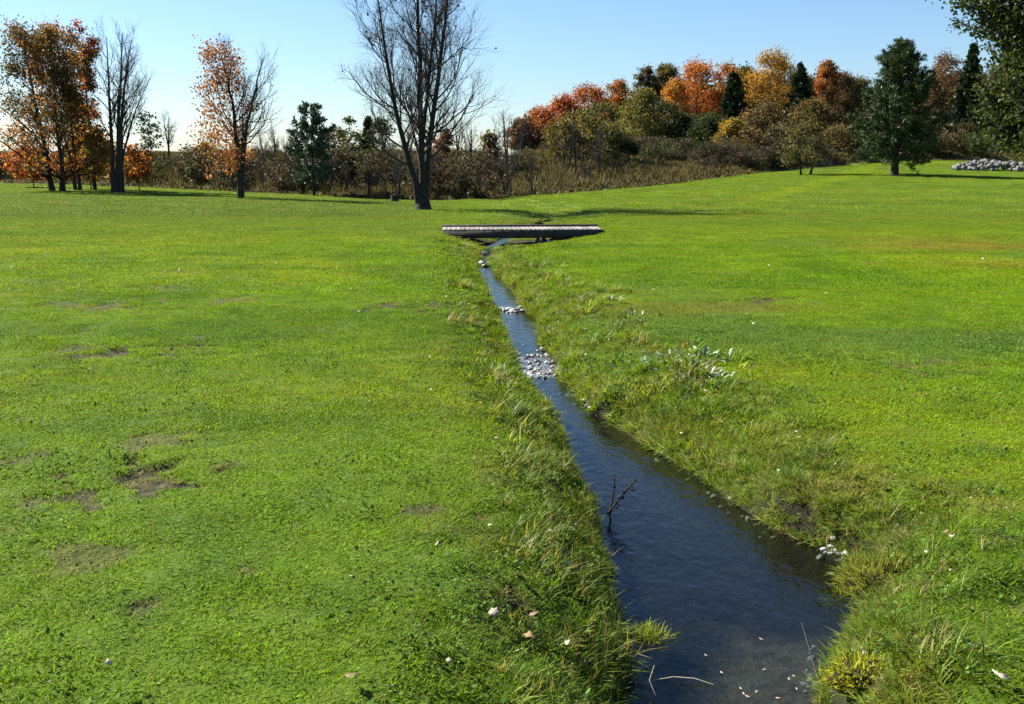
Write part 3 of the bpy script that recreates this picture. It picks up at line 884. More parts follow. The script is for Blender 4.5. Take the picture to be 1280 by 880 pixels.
# --- the big leafless tree by the stream
b = hit(528, 262)
def rel(px, v, dy=0.0):
    p = at_dist(px, v, b[1] + dy); return p - b
big = [
    ([(0, 0, -.35), (.03, 0, .12), (.02, 0, .45), (-.02, 0, 1.1)], [.60, .38, .29, .20]),
    ([rel(529, 268), rel(528, 240), rel(527, 205), rel(526, 150, .1), rel(524, 60, .2), rel(522, 0, .1), rel(519, -60, .1)], [.32, .20, .155, .12, .09, .06, .018]),
    ([rel(526, 266), rel(520, 232, -.1), rel(508, 195, -.2), rel(497, 150, -.3), rel(488, 100, -.5), rel(478, 40, -.7), rel(466, -30, -.8)], [.22, .15, .12, .10, .078, .05, .018]),
    ([rel(531, 266), rel(531, 225, .1), rel(537, 180, .3), rel(546, 115, .5), rel(553, 55, .7), rel(560, -10, .9), rel(566, -70, 1)], [.22, .15, .125, .105, .08, .048, .018]),
    ([rel(527, 190, .1), rel(533, 130, .3), rel(537, 90, -.4), rel(543, 40, -.7), rel(548, -20, -.8)], [.09, .075, .06, .045, .02])]
bare_tree('bare_tree', 'tall leafless tree of several dark stems standing beside the stream bridge', b, big, 21, k1=22, k2=8, k3=6, k4=4, l1=(.20, .38), ang=(34, 70), tw=.006, t0=.27,
          leaves=(420, .13, [(.10, .06, .03), (.07, .05, .03)]))

# --- clump on the far side of the lawn
def up(base, px0, px1, vtop, r0, n=6, dy=0.0, bend=0.0):
    P = []
    for k in range(n):
        t = k / (n - 1)
        q = at_dist(px0 + (px1 - px0) * (t ** 1.2) + bend * math.sin(t * 3.14), 245 + (vtop - 245) * t, base[1]) - base
        P.append((q[0], dy * t, q[2] if k else -.15))
    return P, list(r0 * np.linspace(1, .12, n))

b = hit(71, 239)
m = mpp(b[1])
def redlow(C, r):
    t = sstep(.55, .2, C[:, 2] / 11 + C[:, 0] / 40)
    a = pick([(.10, .09, .03), (.12, .10, .025), (.34, .16, .035), (.24, .10, .03)], len(C), r); bb = pick(RED + ORANGE, len(C), r)
    return np.where(r.random((len(C), 1)) < t[:, None], bb, a)
leafy('maple_tree', 'round headed maple on two trunks, olive above and red on its low boughs', b, height_to(71, b, 30), 62 * m, 1.1, OLIVE + [(.32, .14, .03)], 31, nclump=150, leaves=110, lsize=.155, cr=.55,
      stems=[(-.28, 0, -.7, 0), (.30, .2, .9, .3)], trunk_r=.17, cfun=redlow, shift=(-10 * m, 0), prof=lambda s: np.interp(s, [0, .1, .25, .5, .75, 1], [.8, 1.05, 1.05, .86, .68, .4]))
b = hit(95, 238)
leafy('maple_tree', 'tall maple with thin paired trunk and dark green and orange crown among the clump', b, height_to(95, b, 30), 30 * m, 3.6, OLIVE + ORANGE + [(.28, .12, .03)], 32, nclump=74, leaves=100, lsize=.155, cr=.55,
      stems=[(0, 0, -.5, 0), (.28, .1, .6, .2)], trunk_r=.13, shift=(-22 * m, .5), prof=lambda s: np.interp(s, [0, .3, .8, 1], [.5, .9, .9, .35]))
b = hit(119, 237)
leafy('maple_tree', 'slim tall maple with a single straight trunk and rusty upper leaves', b, height_to(119, b, 28), 19 * m, 3.6, BROWN + RED + ORANGE, 33, nclump=60, leaves=100, lsize=.155, trunk_r=.12,
      shift=(-3 * m, 0), prof=lambda s: np.interp(s, [0, .3, .6, .85, 1], [.9, .55, .75, .9, .4]))
b = hit(147, 241)
bare_tree('bare_tree', 'leafless tree of clustered stems rising at the edge of the orange clump', b,
          [up(b, 142, 133, 46, .17), up(b, 146, 150, 40, .19, dy=.4), up(b, 153, 166, 52, .18, dy=-.3, bend=-6), up(b, 150, 185, 95, .11, dy=.5, bend=-8)], 34, k1=16, k2=7, k3=5, l1=(.2, .32), tw=.011, t0=.34)
b = on_ground(172, b[1] + 4)
leafy('sapling', 'low orange leaved sapling behind the clustered leafless stems', b, height_to(172, b, 184), 22 * m, .7, ORANGE, 35, nclump=26, leaves=40, lsize=.22, trunk_r=.05)
b = on_ground(112, b[1] + 3)
leafy('sapling', 'low golden yellow sapling glowing behind the thin trunks of the clump', b, height_to(112, b, 158), 38 * m, .9, YELLOW + YGREEN + ORANGE, 36, nclump=70, leaves=60, lsize=.24, trunk_r=.05)
b = on_ground(40, b[1] + 6)
leafy('sapling', 'low orange red sapling showing under the boughs of the round headed maple', b, height_to(40, b, 186), 30 * m, .9, ORANGE + RED, 37, nclump=40, leaves=60, lsize=.24, trunk_r=.05)

# --- half bare orange tree
b = hit(301, 248); m = mpp(b[1])
st_ = [up(b, 300, 277, 66, .19, dy=-.3, bend=5), up(b, 302, 326, 78, .16, dy=.3, bend=-5), up(b, 301, 300, 100, .10, dy=.8)]
t = bare_tree('maple_tree', 'half bare maple on a forked trunk, orange leaves thinning on one flank', b, st_, 41, k1=16, k2=7, k3=5, l1=(.24, .42), tw=.010, t0=.3)
r = np.random.default_rng(42)
C = np.stack([r.normal(-17 * m, 17 * m, 75), r.normal(0, 1.0, 75), 1.9 + r.random(75) * 7.0], -1)
C[:, 0] *= np.interp(C[:, 2], [0, 3, 5, 7, 9], [.5, .8, 1.1, .95, .6])
G = np.repeat(C, 70, 0) + r.normal(0, .34, (75 * 70, 3)); G[:, 2] -= .2 * r.random(len(G))
V, Q, cl = leaf_faces(G, .14, pick([(.42, .17, .05), (.34, .12, .045), (.48, .24, .07), (.22, .10, .05)], len(G), r), r)
link('leaves', mk_mesh('maple_leaves', V, [Q], M_LEAF, cl), t)

# --- pine beyond, white pine
b = on_ground(391, 74)
conifer('white_pine', 'lone open white pine rising out of the brush', b, height_to(391, b, 133), 36 * mpp(74), 1.2, 51, [tuple(1.5 * q for q in c) for c in BLUEPINE], whorl=.70, per=7, droop=.0, lift=.55, jag=.38, nlen=.28, nwid=.06, sp=.10, dens=1.2,
        prof=lambda s: np.interp(s, [0, .3, .6, .85, 1], [.8, 1, .85, .5, .12]))
# --- pine on the rise
b = hit(1118, 219); m = mpp(b[1])
conifer('pine_tree', 'dense dark cone shaped pine alone on the mown rise', b, height_to(1112, b, 50), 66 * m, 1.4, 52, [tuple(1.3 * q for q in c) for c in PINE], whorl=.56, per=8, droop=-.14, lift=.95, jag=.46, nlen=.36, nwid=.045, sp=.085, trunk_r=.30, dens=1.15,
        prof=lambda s: np.interp(s, [0, .08, .22, .45, .7, .88, 1], [.74, .92, 1, .80, .55, .27, .04]))

# --- rounded shrub with two stems on the slope
b = hit(1006, 219); m = mpp(b[1])
leafy('shrub', 'rounded olive shrub on two short stems beside the lone pine', b, height_to(1006, b, 154), 30 * m, 1.0, OLIVE + [(.09, .085, .03)], 53, cat='shrub', nclump=70, leaves=40, lsize=.17,
      stems=[(-.3, 0, -.9, 0), (.5, .2, 1.0, .2)], trunk_r=.12, prof=lambda s: np.sin(np.pi * np.clip(s * .75 + .22, 0, 1)) ** .7)

# --- near broad tree at the margin with dark glossy boughs
b = on_ground(1318, 46); m = mpp(46)
leafy('broad_tree', 'large dark green tree reaching its boughs in past the rock pile', b, height_to(1318, b, -120), 124 * m, 2.6, GREEN + DKGREEN + [(.13, .15, .025)], 54, nclump=430, leaves=150, lsize=.19, trunk_r=.36,
      prof=lambda s: np.interp(s, [0, .12, .3, .42, .6, .8, 1], [.62, .66, .72, .60, .98, .85, .35]), cr=.55)
b = on_ground(1284, 104)
leafy('shrub', 'bright yellow green shrub below the boughs of the large dark tree', b, height_to(1284, b, 142), 40 * mpp(104), .3, YGREEN + [(.10, .13, .025)], 55, cat='shrub', nclump=60, leaves=56, lsize=.24, trunk_r=.06)

# --- the wood: photo column, distance, top row, half width in px, foot row, palette, kind, label
WOOD = [
    (655, 118, 152, 22, 196, BROWN + [(.22, .09, .05)], 'L', 'brownish thin tree at the low tip of the wood'),
    (676, 128, 138, 26, 190, RED + ORANGE, 'L', 'scarlet tree stepping down at the tip of the wood'),
    (704, 134, 124, 26, 190, RED + ORANGE, 'L', 'red orange tree next above the scarlet one at the tip of the wood'),
    (735, 136, 110, 30, 180, ORANGE + RED, 'L', 'broad orange red tree behind the olive trees with dark trunks'),
    (772, 140, 104, 24, 180, OLIVE + ORANGE, 'L', 'olive and orange tree between the orange red crowns'),
    (727, 96, 136, 30, 215, OLIVE + YGREEN, 'L', 'olive tree on dark slim trunks standing before the red crowns'),
    (703, 92, 150, 24, 216, OLIVE + [(.20, .14, .04)], 'L', 'thin olive tree leaning out over the dry weeds'),
    (752, 100, 132, 26, 205, OLIVE + GREEN, 'L', 'dull green tree shading the brush beside the olive tree'),
    (797, 122, 116, 30, 195, YGREEN + OLIVE, 'L', 'yellow green tree in front of the dark hollow of the wood'),
    (830, 126, 130, 34, 196, DKGREEN, 'L', 'broad dark green tree making the dark hollow of the wood'),
    (862, 124, 150, 28, 197, DKGREEN, 'L', 'low dark green tree at the foot of the orange crowns'),
    (806, 146, 84, 16, 150, [(.09, .08, .05), (.12, .10, .05)], 'L', 'thin leaved brown tree sticking up over the wood'),
    (830, 148, 80, 18, 140, OLIVE, 'L', 'tall olive tree showing its thin top over the wood'),
    (868, 138, 80, 30, 170, ORANGE, 'L', 'tall bright orange tree in the middle of the wood'),
    (905, 138, 82, 26, 165, ORANGE + [(.30, .14, .04)], 'L', 'second orange tree joined to the brightest one in the wood'),
    (842, 132, 104, 22, 170, ORANGE + YELLOW, 'L', 'lower orange tree at the shoulder of the bright orange crowns'),
    (914, 126, 92, 27, 190, None, 'C', 'dark spruce between the orange and the golden crowns'),
    (928, 146, 84, 20, 190, GREEN, 'L', 'green tree filling the gap behind the dark spruce'),
    (960, 134, 66, 30, 165, YELLOW + [(.34, .22, .05)], 'L', 'golden yellow tree with the highest crown of the wood'),
    (975, 140, 78, 24, 170, YELLOW + OLIVE, 'L', 'golden olive tree leaning on the highest golden crown'),
    (996, 130, 84, 30, 195, None, 'C', 'pointed dark spruce beside the golden yellow crown'),
    (1028, 136, 78, 17, 135, ORANGE + BROWN, 'L', 'slender peach orange tree with long pale bare trunk'),
    (1048, 142, 94, 22, 150, BROWN, 'L', 'brown leaved tree beside the slender peach orange one'),
    (1070, 144, 100, 24, 190, GREEN + OLIVE, 'L', 'dull green tree just behind the lone pine'),
    (1012, 124, 130, 30, 197, BROWN + OLIVE, 'L', 'grey brown thicket tree behind the rounded shrub'),
    (950, 118, 134, 30, 199, OLIVE + BROWN, 'L', 'mixed olive tree under the golden yellow crown'),
    (914, 114, 152, 20, 197, YELLOW + YGREEN, 'L', 'small mustard yellow tree at the foot of the dark spruce'),
    (885, 120, 146, 24, 198, GREEN + DKGREEN, 'L', 'green bushy tree beside the small mustard one'),
    (1175, 140, 68, 26, 185, BROWN + [(.30, .14, .05)], 'L', 'rust brown tree behind the lone pine and the rock pile'),
    (1206, 132, 58, 30, 190, None, 'C', 'dark spruce beside the rust brown tree above the rocks'),
    (1150, 142, 96, 24, 190, GREEN + BROWN, 'L', 'dim green tree half hidden by the lone pine'),
    (1232, 136, 90, 30, 190, DKGREEN + BROWN, 'L', 'dark tree deep in shade above the rock pile'),
    (1268, 138, 84, 34, 190, DKGREEN + GREEN, 'L', 'dark green tree behind the large overhanging boughs'),
    (1090, 132, 140, 26, 199, OLIVE + GREEN, 'L', 'low olive tree seen through the skirts of the lone pine'),
    (760, 106, 158, 24, 203, [(.10, .11, .05), (.13, .13, .06)], 'B', 'grey green bush among the dry weeds before the yellow green tree'),
    (785, 110, 162, 20, 202, OLIVE + YGREEN, 'B', 'small olive bush touching the grey green one'),
    (938, 108, 164, 22, 204, OLIVE + BROWN, 'B', 'olive bush at the edge of the wood under the golden crown'),
    (972, 112, 158, 22, 203, [(.10, .105, .05), (.14, .12, .06)], 'B', 'grey olive bush beside the rounded shrub'),
    (1045, 118, 160, 24, 202, BROWN + OLIVE, 'B', 'brown bush between the rounded shrub and the lone pine'),
    (1150, 126, 168, 24, 200, OLIVE + GREEN, 'B', 'green bush on the crest just past the lone pine'),
    (1185, 128, 172, 26, 200, DKGREEN + BROWN, 'B', 'dark bush on the crest behind the rocks'),
    (1222, 126, 168, 26, 198, GREEN, 'B', 'dense green bush above the end of the rock pile')]
for k, (px, Y, vt, hw, vf, pal, kind, lab) in enumerate(WOOD):
    b = on_ground(px, Y, 195); m = mpp(Y); H = height_to(px, b, vt)
    if kind == 'C':
        conifer('spruce_tree', lab, b, H, hw * m * 1.15, .8, 500 + k, DKGREEN + [(.03, .05, .03)], group=None, whorl=.75, per=6, droop=-.2, lift=.5, jag=.5, nlen=.5, nwid=.16, sp=.24)
    else:
        cb = max(.25, at_dist(px, vf, Y)[2] - b[2]) if vf < 190 else .4
        small = kind == 'B'
        leafy('bush' if small else 'wood_tree', lab, b, H, hw * m, (H * .30 if Y < 101 else min(cb, H * .55)), pal, 600 + k, cat='bush' if small else 'tree', nclump=36 if small else 40 if Y < 101 else 66, leaves=50 if small or Y < 101 else 125, stems=[(-.5, 0, -hw * m * .5, 0), (.1, .3, .2, .3), (.6, 0, hw * m * .5, -.3)] if Y < 101 else None, lsize=.22 if small else .215,
              trunk_r=.05 if small else .085 if Y < 101 else .14, cr=max(hw * m * .26, .45), twigs=not small)
# trees that fill the depth of the wood
fill = []
for k in range(6):
    fill.append(leafy('wood_tree', 'dark tree closing the depth of the wood behind its front crowns', (0, 0, 0), 9.0, 3.3, .5, [DKGREEN + GREEN, GREEN + BROWN, DKGREEN, OLIVE + DKGREEN, DKGREEN + BROWN, GREEN + OLIVE][k], 700 + k, group='dark trees in the depth of the wood',
                      nclump=56, leaves=60, lsize=.34, cr=.9, twigs=False))
r = np.random.default_rng(77)
FP = np.linspace(712, 1300, 40)
for i, px in enumerate(FP):
    Y = 150 + 14 * r.random()
    b = on_ground(px, Y, 190)
    top = np.interp(px, [700, 760, 820, 900, 1000, 1060, 1130, 1200, 1300], [150, 128, 112, 100, 98, 112, 110, 96, 100]) + r.normal(0, 5)
    s = height_to(px, b, top) / 9.0
    if i < 6:
        o = fill[i]; o.location = [float(q) for q in b]; o.scale = (s,) * 3; o.rotation_euler[2] = r.random() * 6
    else:
        o = copy_tree(fill[i % 6], b, r.random() * 6.28, s)
    near_ = min((w for w in WOOD if w[6] == 'L' and w[1] > 118), key=lambda w: abs(w[0] - px))[7].split(' tree')[0]
    o['label'] = 'dark tree deep in the wood behind the ' + near_ + ' tree'

r = np.random.default_rng(78)
for i in range(26):                                       # lower, nearer trees that knit the front of the wood together
    px = 800 + 470 * (i + r.random()) / 26; Y = 126 + 12 * r.random()
    b = on_ground(px, Y, 190)
    s = height_to(px, b, 138 + 22 * r.random()) / 9.0
    o = copy_tree(fill[i % 6], b, r.random() * 6.28, (s * 1.15, s * 1.15, s))
    near_ = min((w for w in WOOD if w[6] == 'L' and w[1] > 118), key=lambda w: abs(w[0] - px))[7].split(' tree')[0]
    o['label'] = 'low dull tree in the front of the wood under the ' + near_ + ' tree'

# --- small trees standing out of the brush along the bank: column, distance, top row, half width, palette, kind, label
BRUSH = [
    (190, 104, 142, 20, DKGREEN, 'L', 'dark clumpy tree on the bank between the clump and the half bare maple'),
    (213, 104, 138, 18, None, 'N', 'pale leafless tree on the bank beside the dark clumpy tree'),
    (258, 96, 180, 14, OLIVE + YGREEN, 'L', 'small olive tree in the brush beside the half bare maple'),
    (268, 100, 165, 12, None, 'N', 'thin leafless tree directly behind the half bare maple'),
    (332, 98, 165, 14, None, 'N', 'low leafless tree just past the half bare maple'),
    (346, 100, 155, 12, None, 'N', 'thin upright leafless tree midway between maple and white pine'),
    (357, 100, 168, 10, None, 'N', 'short upright leafless tree nearest the white pine'),
    (420, 96, 160, 14, OLIVE, 'L', 'thin olive tree just past the white pine'),
    (438, 92, 148, 18, [(.07, .09, .03), (.14, .13, .03)], 'L', 'loose green topped tree midway between white pine and tall leafless tree'),
    (462, 92, 146, 16, None, 'C', 'thin dark spruce in the brush near the tall leafless tree'),
    (480, 94, 132, 18, None, 'N', 'leafless tree seen through the first stem of the tall tree'),
    (478, 88, 150, 20, DKGREEN, 'L', 'dark green tree behind the first stem of the tall leafless tree'),
    (508, 94, 150, 18, None, 'N', 'leafless tree between the stems of the tall tree'),
    (556, 92, 166, 14, [(.24, .12, .07), (.17, .09, .06)], 'L', 'small rosy brown tree just past the tall leafless tree'),
    (572, 96, 140, 20, None, 'N', 'spreading leafless tree behind the rosy brown tree'),
    (590, 94, 150, 16, None, 'N', 'leafless tree past the rosy brown tree'),
    (612, 92, 168, 14, OLIVE + BROWN, 'L', 'small olive brown tree before the tip of the wood'),
    (632, 84, 134, 26, None, 'N', 'crooked leafless tree with flat spreading top before the tip of the wood'),
    (650, 96, 146, 18, None, 'N', 'leafless tree against the scarlet tip of the wood'),
    (748, 88, 160, 16, None, 'N', 'leafless tree against the olive trees of the wood'),
    (720, 86, 150, 16, None, 'N', 'dark leafless tree among the slim trunks of the olive tree')]
for k, (px, Y, vt, hw, pal, kind, lab) in enumerate(BRUSH):
    b = on_ground(px, Y, 215); m = mpp(Y); H = height_to(px, b, vt)
    if kind == 'N':
        r = np.random.default_rng(900 + k); rr = .014 * H + .03
        lean = r.normal(0, .05) * H
        stems = []
        for q in range(2):
            a = r.random() * 6.28; sp_ = H * .1
            stems.append(([(0, 0, -.2), (lean * .2, 0, H * .25), (lean * .5 + sp_ * .5 * math.cos(a), sp_ * .5 * math.sin(a), H * .6), (lean + sp_ * math.cos(a), sp_ * math.sin(a), H * (.97 - .1 * q))], [rr, rr * .8, rr * .5, rr * .12]))
        bare_tree('bare_tree', lab, b, stems, 900 + k, k1=11, k2=6, k3=4, l1=(hw * m / H * .8, hw * m / H * 1.5), tw=.013, t0=.3)
    elif kind == 'C':
        conifer('spruce_tree', lab, b, H, hw * m, .8, 900 + k, PINE, whorl=.6, per=5, droop=-.1, lift=.5, jag=.5, nlen=.35, nwid=.09, sp=.2)
    else:
        leafy('brush_tree', lab, b, H, hw * m, H * .3, pal, 900 + k, nclump=34, leaves=30, lsize=.24, trunk_r=.07, sparse=.8)

# --- brush: leafless saplings and shrubs in front of the bank
sap = []
for k in range(6):
    r = np.random.default_rng(1000 + k)
    H = 3.4; stems = []
    for q in range(3):
        a = r.random() * 6.28; s_ = .25 + .5 * r.random()
        stems.append(([(.12 * math.cos(a), .12 * math.sin(a), -.1), (s_ * .3 * math.cos(a), s_ * .3 * math.sin(a), H * .4), (s_ * math.cos(a), s_ * math.sin(a), H * (.75 + .25 * r.random()))], [.05, .035, .012]))
    sap.append(bare_tree('bare_sapling', 'grey brown leafless sapling in the brush at the foot of the bank', (0, 0, 0), stems, 1000 + k, cat='sapling', group='leafless saplings along the bank', k1=9, k2=5, k3=3, l1=(.25, .42), tw=.012, t0=.25, trop=.2,
                         leaves=(60, .11, [(.03, .033, .014), (.03, .042, .013), (.055, .06, .02)])))
shr = []
for k in range(5):
    shr.append(leafy('brush_shrub', 'dull thin leaved shrub in the brush at the foot of the bank', (0, 0, 0), 2.4, 1.5, .15, [[(.075, .075, .025), (.09, .075, .035)], [(.085, .065, .04), (.06, .05, .03)], [(.06, .07, .03), (.09, .09, .03)], [(.075, .055, .04), (.06, .06, .03)], GREEN + [(.11, .11, .03)]][k], 1100 + k,
                     cat='shrub', group='dull shrubs along the bank', nclump=40, leaves=26, lsize=.17, trunk_r=.04, cr=.5, spread=.4))
LMK = [(60, 'the round headed maple'), (125, 'the thin paired trunks'), (200, 'the clustered leafless stems'), (245, 'the pale leafless tree'), (330, 'the half bare maple'), (365, 'the upright leafless trees'),
       (418, 'the white pine'), (488, 'the loose green topped tree'), (545, 'the tall leafless tree'), (600, 'the rosy brown tree'), (662, 'the crooked leafless tree'), (2000, 'the olive trees')]
def brush_label(kind, px, back, H):
    lm_ = next(n for q, n in LMK if px < q)
    row = 'at the grass edge' if back < .2 else 'partway up the bank' if back < .55 else 'high on the bank'
    return '%s %s %s by %s' % ('low' if H < 2.3 else 'tall' if H > 3.2 else 'middling', kind, row, lm_)
r = np.random.default_rng(1200)
ns = nb = 0
for i in range(210):
    px = -60 + 840 * (i + r.random()) / 210
    Ye = float(np.interp((px - 640) / F, _ea, _eY))
    back = r.random() ** 1.3
    if px > 640 and r.random() < .45: continue
    if px < 235 and r.random() < .35: continue
    Y = Ye + 1.2 + back * (109 - Ye - 2)
    b = on_ground(px, Y, 220)
    vt = 196 + r.normal(0, 6) - (5 if r.random() < .25 else 0) + (10 if px > 690 else 0) + (8 if px < 235 else 0)
    H = height_to(px, b, vt)
    if H < .9: H = .9 + r.random() * .4
    if i % 3 != 2:
        s = H / 3.2
        if ns < 6:
            o = sap[ns]; o.location = [float(q) for q in b]; o.scale = (s ** .6, s ** .6, s)
        else: o = copy_tree(sap[ns % 6], b, r.random() * 6.28, (s ** .6, s ** .6, s))
        o['label'] = brush_label('leafless sapling', px, back, H)
        ns += 1
    else:
        s = min(H, 3.0) / 2.4
        if nb < 5:
            o = shr[nb]; o.location = [float(q) for q in b]; o.scale = (s,) * 3
        else: o = copy_tree(shr[nb % 5], b, r.random() * 6.28, s)
        o['label'] = brush_label('dull leafy shrub', px, back, H)
        nb += 1

# ------------------------------------------------------------------ boxes
def box_verts(sx, sy, sz, r=None, j=0.0, bev=.006):
    """chamfered box, centred in x and y, standing on z = 0"""
    b_ = min(bev, sx * .3, sy * .3, sz * .3)
    V = []
    for z, ins in ((0, b_), (b_, 0), (sz - b_, 0), (sz, b_)):
        hx, hy = sx / 2 - ins, sy / 2 - ins
        V += [(-hx, -hy, z), (hx, -hy, z), (hx, hy, z), (-hx, hy, z)]
    V = np.array(V)
    if r is not None and j: V += r.normal(0, j, V.shape)
    Q = [[3, 2, 1, 0], [12, 13, 14, 15]]
    for l in range(3):
        for i in range(4):
            Q.append([l * 4 + i, l * 4 + (i + 1) % 4, l * 4 + 4 + (i + 1) % 4, l * 4 + 4 + i])
    return V, [np.array(Q)]

# straight dark rail along the crest of the bank
RA = at_dist(60, 195, 109); RB = at_dist(705, 197, 109)
GR = thing('guard_rail', 'long straight dark rail on posts along the crest of the bank', 'rail', (RA[0], 109, 0), None, math.atan2(0, 1))
LR_ = RB[0] - RA[0]
for i in range(15):
    xx = LR_ * (i + .5) / 15
    zg = float(tz(RA[0] + xx, 109))
    V, Fc = box_verts(.14, .14, max(RA[2] - zg, .1) + .3, bev=.01)
    link('post', mk_mesh('rail_post', V, Fc, M_BEAM), GR, (xx, .12, zg - .25))
V, Fc = box_verts(LR_, .07, .26, bev=.02)
link('rail_beam', mk_mesh('rail_beam', V, Fc, M_BEAM), GR, (LR_ / 2, 0, RA[2] - .16))

for i in range(64):
    px = 690 + 330 * (i + r.random()) / 64; Ye = float(np.interp((px - 640) / F, _ea, _eY))
    Y = 98 + 15 * r.random() if px < 900 else Ye + 3 + 10 * r.random()
    b = on_ground(px, Y, 205); s = (1.1 + .9 * r.random()) / 2.4
    o = copy_tree(shr[i % 5], b, r.random() * 6.28, (s * 1.3, s * 1.3, s))
    near_ = min((w for w in WOOD if w[1] > 100), key=lambda w: abs(w[0] - px))[7].split(' tree')[0].split(' bush')[0]
    near_ = near_.split(' with ')[0].split(' in the')[0].split(' behind')[0]
    o['label'] = 'low dark shrub in the dry weeds below the ' + ' '.join(near_.split()[:5]) + (' tree' if i % 2 else ' foliage')

# stump in the grass edge
b = hit(493, 252)
o = thing('tree_stump', 'short dark stump at the grass edge behind the tall leafless tree', 'stump', b)
q = np.array([[0, 0, -.1], [.01, 0, .12], [.0, .02, .3], [-.02, .02, .42]])
st_m = tube_mesh([(q[None], np.array([[.36, .27, .24, .22]]), 10)])
link('trunk', mk_mesh('stump_trunk', *st_m, M_BARK, None, True), o)
ph = np.arange(10) / 10 * 6.283
cap = np.c_[np.cos(ph) * .215 - .02, np.sin(ph) * .215 + .02, np.full(10, .418) + .02 * np.sin(ph * 2)]
cap = np.vstack([cap, [[-.02, .02, .43]]])
link('cut_face', mk_mesh('stump_cut', cap, [np.array([[i, (i + 1) % 10, 10] for i in range(10)])], M_GREYBARK), o)

# ------------------------------------------------------------------ footbridge
# footbridge over the ditch
r = np.random.default_rng(60)
PL = at_dist(551, 287.5, 28.4); PR = at_dist(752, 286.5, 28.7)
deck_z = float(PL[2] + PR[2]) / 2
by = 28.55 + .63; bx = (PL[0] + PR[0]) / 2; bl_ = PR[0] - PL[0]
BR = thing('footbridge', 'low flat footbridge of weathered planks on dark beams across the stream', 'bridge', (bx, by, deck_z - .25), None, math.atan2(.25, 4.7))
for yy_, nm in ((-.57, 'beam'), (.57, 'beam')):
    V, Fc = box_verts(bl_ + .1, .14, .21, bev=.01)
    link(nm, mk_mesh('bridge_beam', V, Fc, M_BEAM), BR, (0, yy_, .01))
V, Fc = box_verts(bl_ - .2, .12, .17, bev=.01)
link('beam', mk_mesh('bridge_middle_beam', V, Fc, M_BEAM), BR, (0, 0, .04))
npk = 34
pm = [mk_mesh('bridge_plank', *box_verts(bl_ / npk - .012, 1.22, .036, r, .0012, .005), M_PLANK) for _ in range(5)]
for i in range(npk):
    o = link('plank', pm[i % 5], BR, (-bl_ / 2 + bl_ * (i + .5) / npk, r.normal(0, .006), .2225 + r.random() * .003))
V, Fc = box_verts(bl_ + .04, .09, .055, bev=.008)
link('kerb', mk_mesh('bridge_kerb', V, Fc, M_BEAM), BR, (0, .56, .263))
for sx in (-1, 1):
    V, Fc = box_verts(.3, 1.3, .5, r, .004, .02)
    link('abutment', mk_mesh('bridge_abutment', V, Fc, M_BEAM), BR, (sx * (bl_ / 2 - .05), 0, -.51))

# ------------------------------------------------------------------ stones
def stone_mesh(name, seed, mat, sub=2, flat=.65):
    import bmesh
    bm = bmesh.new(); bmesh.ops.create_icosphere(bm, subdivisions=sub, radius=.5)
    r = np.random.default_rng(seed)
    K = unit(r.normal(size=(9, 3))); off = .30 + .16 * r.random(9)
    for v in bm.verts:
        p = np.array(v.co)
        for kk, of in zip(K, off):
            dd = p @ kk - of
            if dd > 0: p = p - kk * dd * .9
        p = p * np.array([1.0, .8, flat]) + r.normal(0, .008, 3)
        v.co = p
    me = bpy.data.meshes.new(name); bm.to_mesh(me); bm.free(); me.materials.append(mat)
    return me
sm = [stone_mesh('pale_stone', 1300 + k, M_STONE, 2) for k in range(6)]
rk = [stone_mesh('boulder', 1340 + k, M_ROCK, 2, .8) for k in range(6)]
ws = [stone_mesh('wet_stone', 1320 + k, M_WETSTONE, 2) for k in range(6)]

def put(name, me, p, s, label, cat, group, r, sink=.3):
    o = link(name, me, None, (p[0], p[1], p[2] + s * (.33 - sink)))
    o.rotation_euler = (r.normal(0, .25), r.normal(0, .25), r.random() * 6.28)
    o.scale = (s * (.8 + .5 * r.random()), s * (.8 + .4 * r.random()), s * (.75 + .4 * r.random()))
    return tag(o, label, cat, group)

# rock pile at the edge of the mown rise
r = np.random.default_rng(61)
pa = hit(1188, 213)
for i in range(190):
    t = r.random() ** .9
    px = 1192 + 98 * t; Y = pa[1] + r.random() * 3.5
    g = on_ground(px, Y, 212)
    w = math.sin(min(max((px - 1186) / 42, 0), 1) * math.pi / 2)
    hh = w * (.8 * (1 - ((Y - pa[1] - 1.75) / 1.9) ** 2)) * (.25 + .75 * r.random())
    bs = .34 + .36 * r.random()
    lab = '%s boulder %s the pile %s, %s' % ('small' if bs < .46 else 'big' if bs > .58 else 'middling', 'at the foot of' if hh < .3 else 'high on' if hh > .7 else 'halfway up', 'by the lone pine' if t < .33 else 'under the dark boughs' if t > .66 else 'in its middle', 'near face' if Y < pa[1] + 1.3 else 'far side' if Y > pa[1] + 2.4 else 'on its ridge')
    put('boulder', rk[i % 6], g + np.array([0, 0, max(hh, 0)]), bs, lab, 'rock', 'boulders of the rock pile', r, .15)

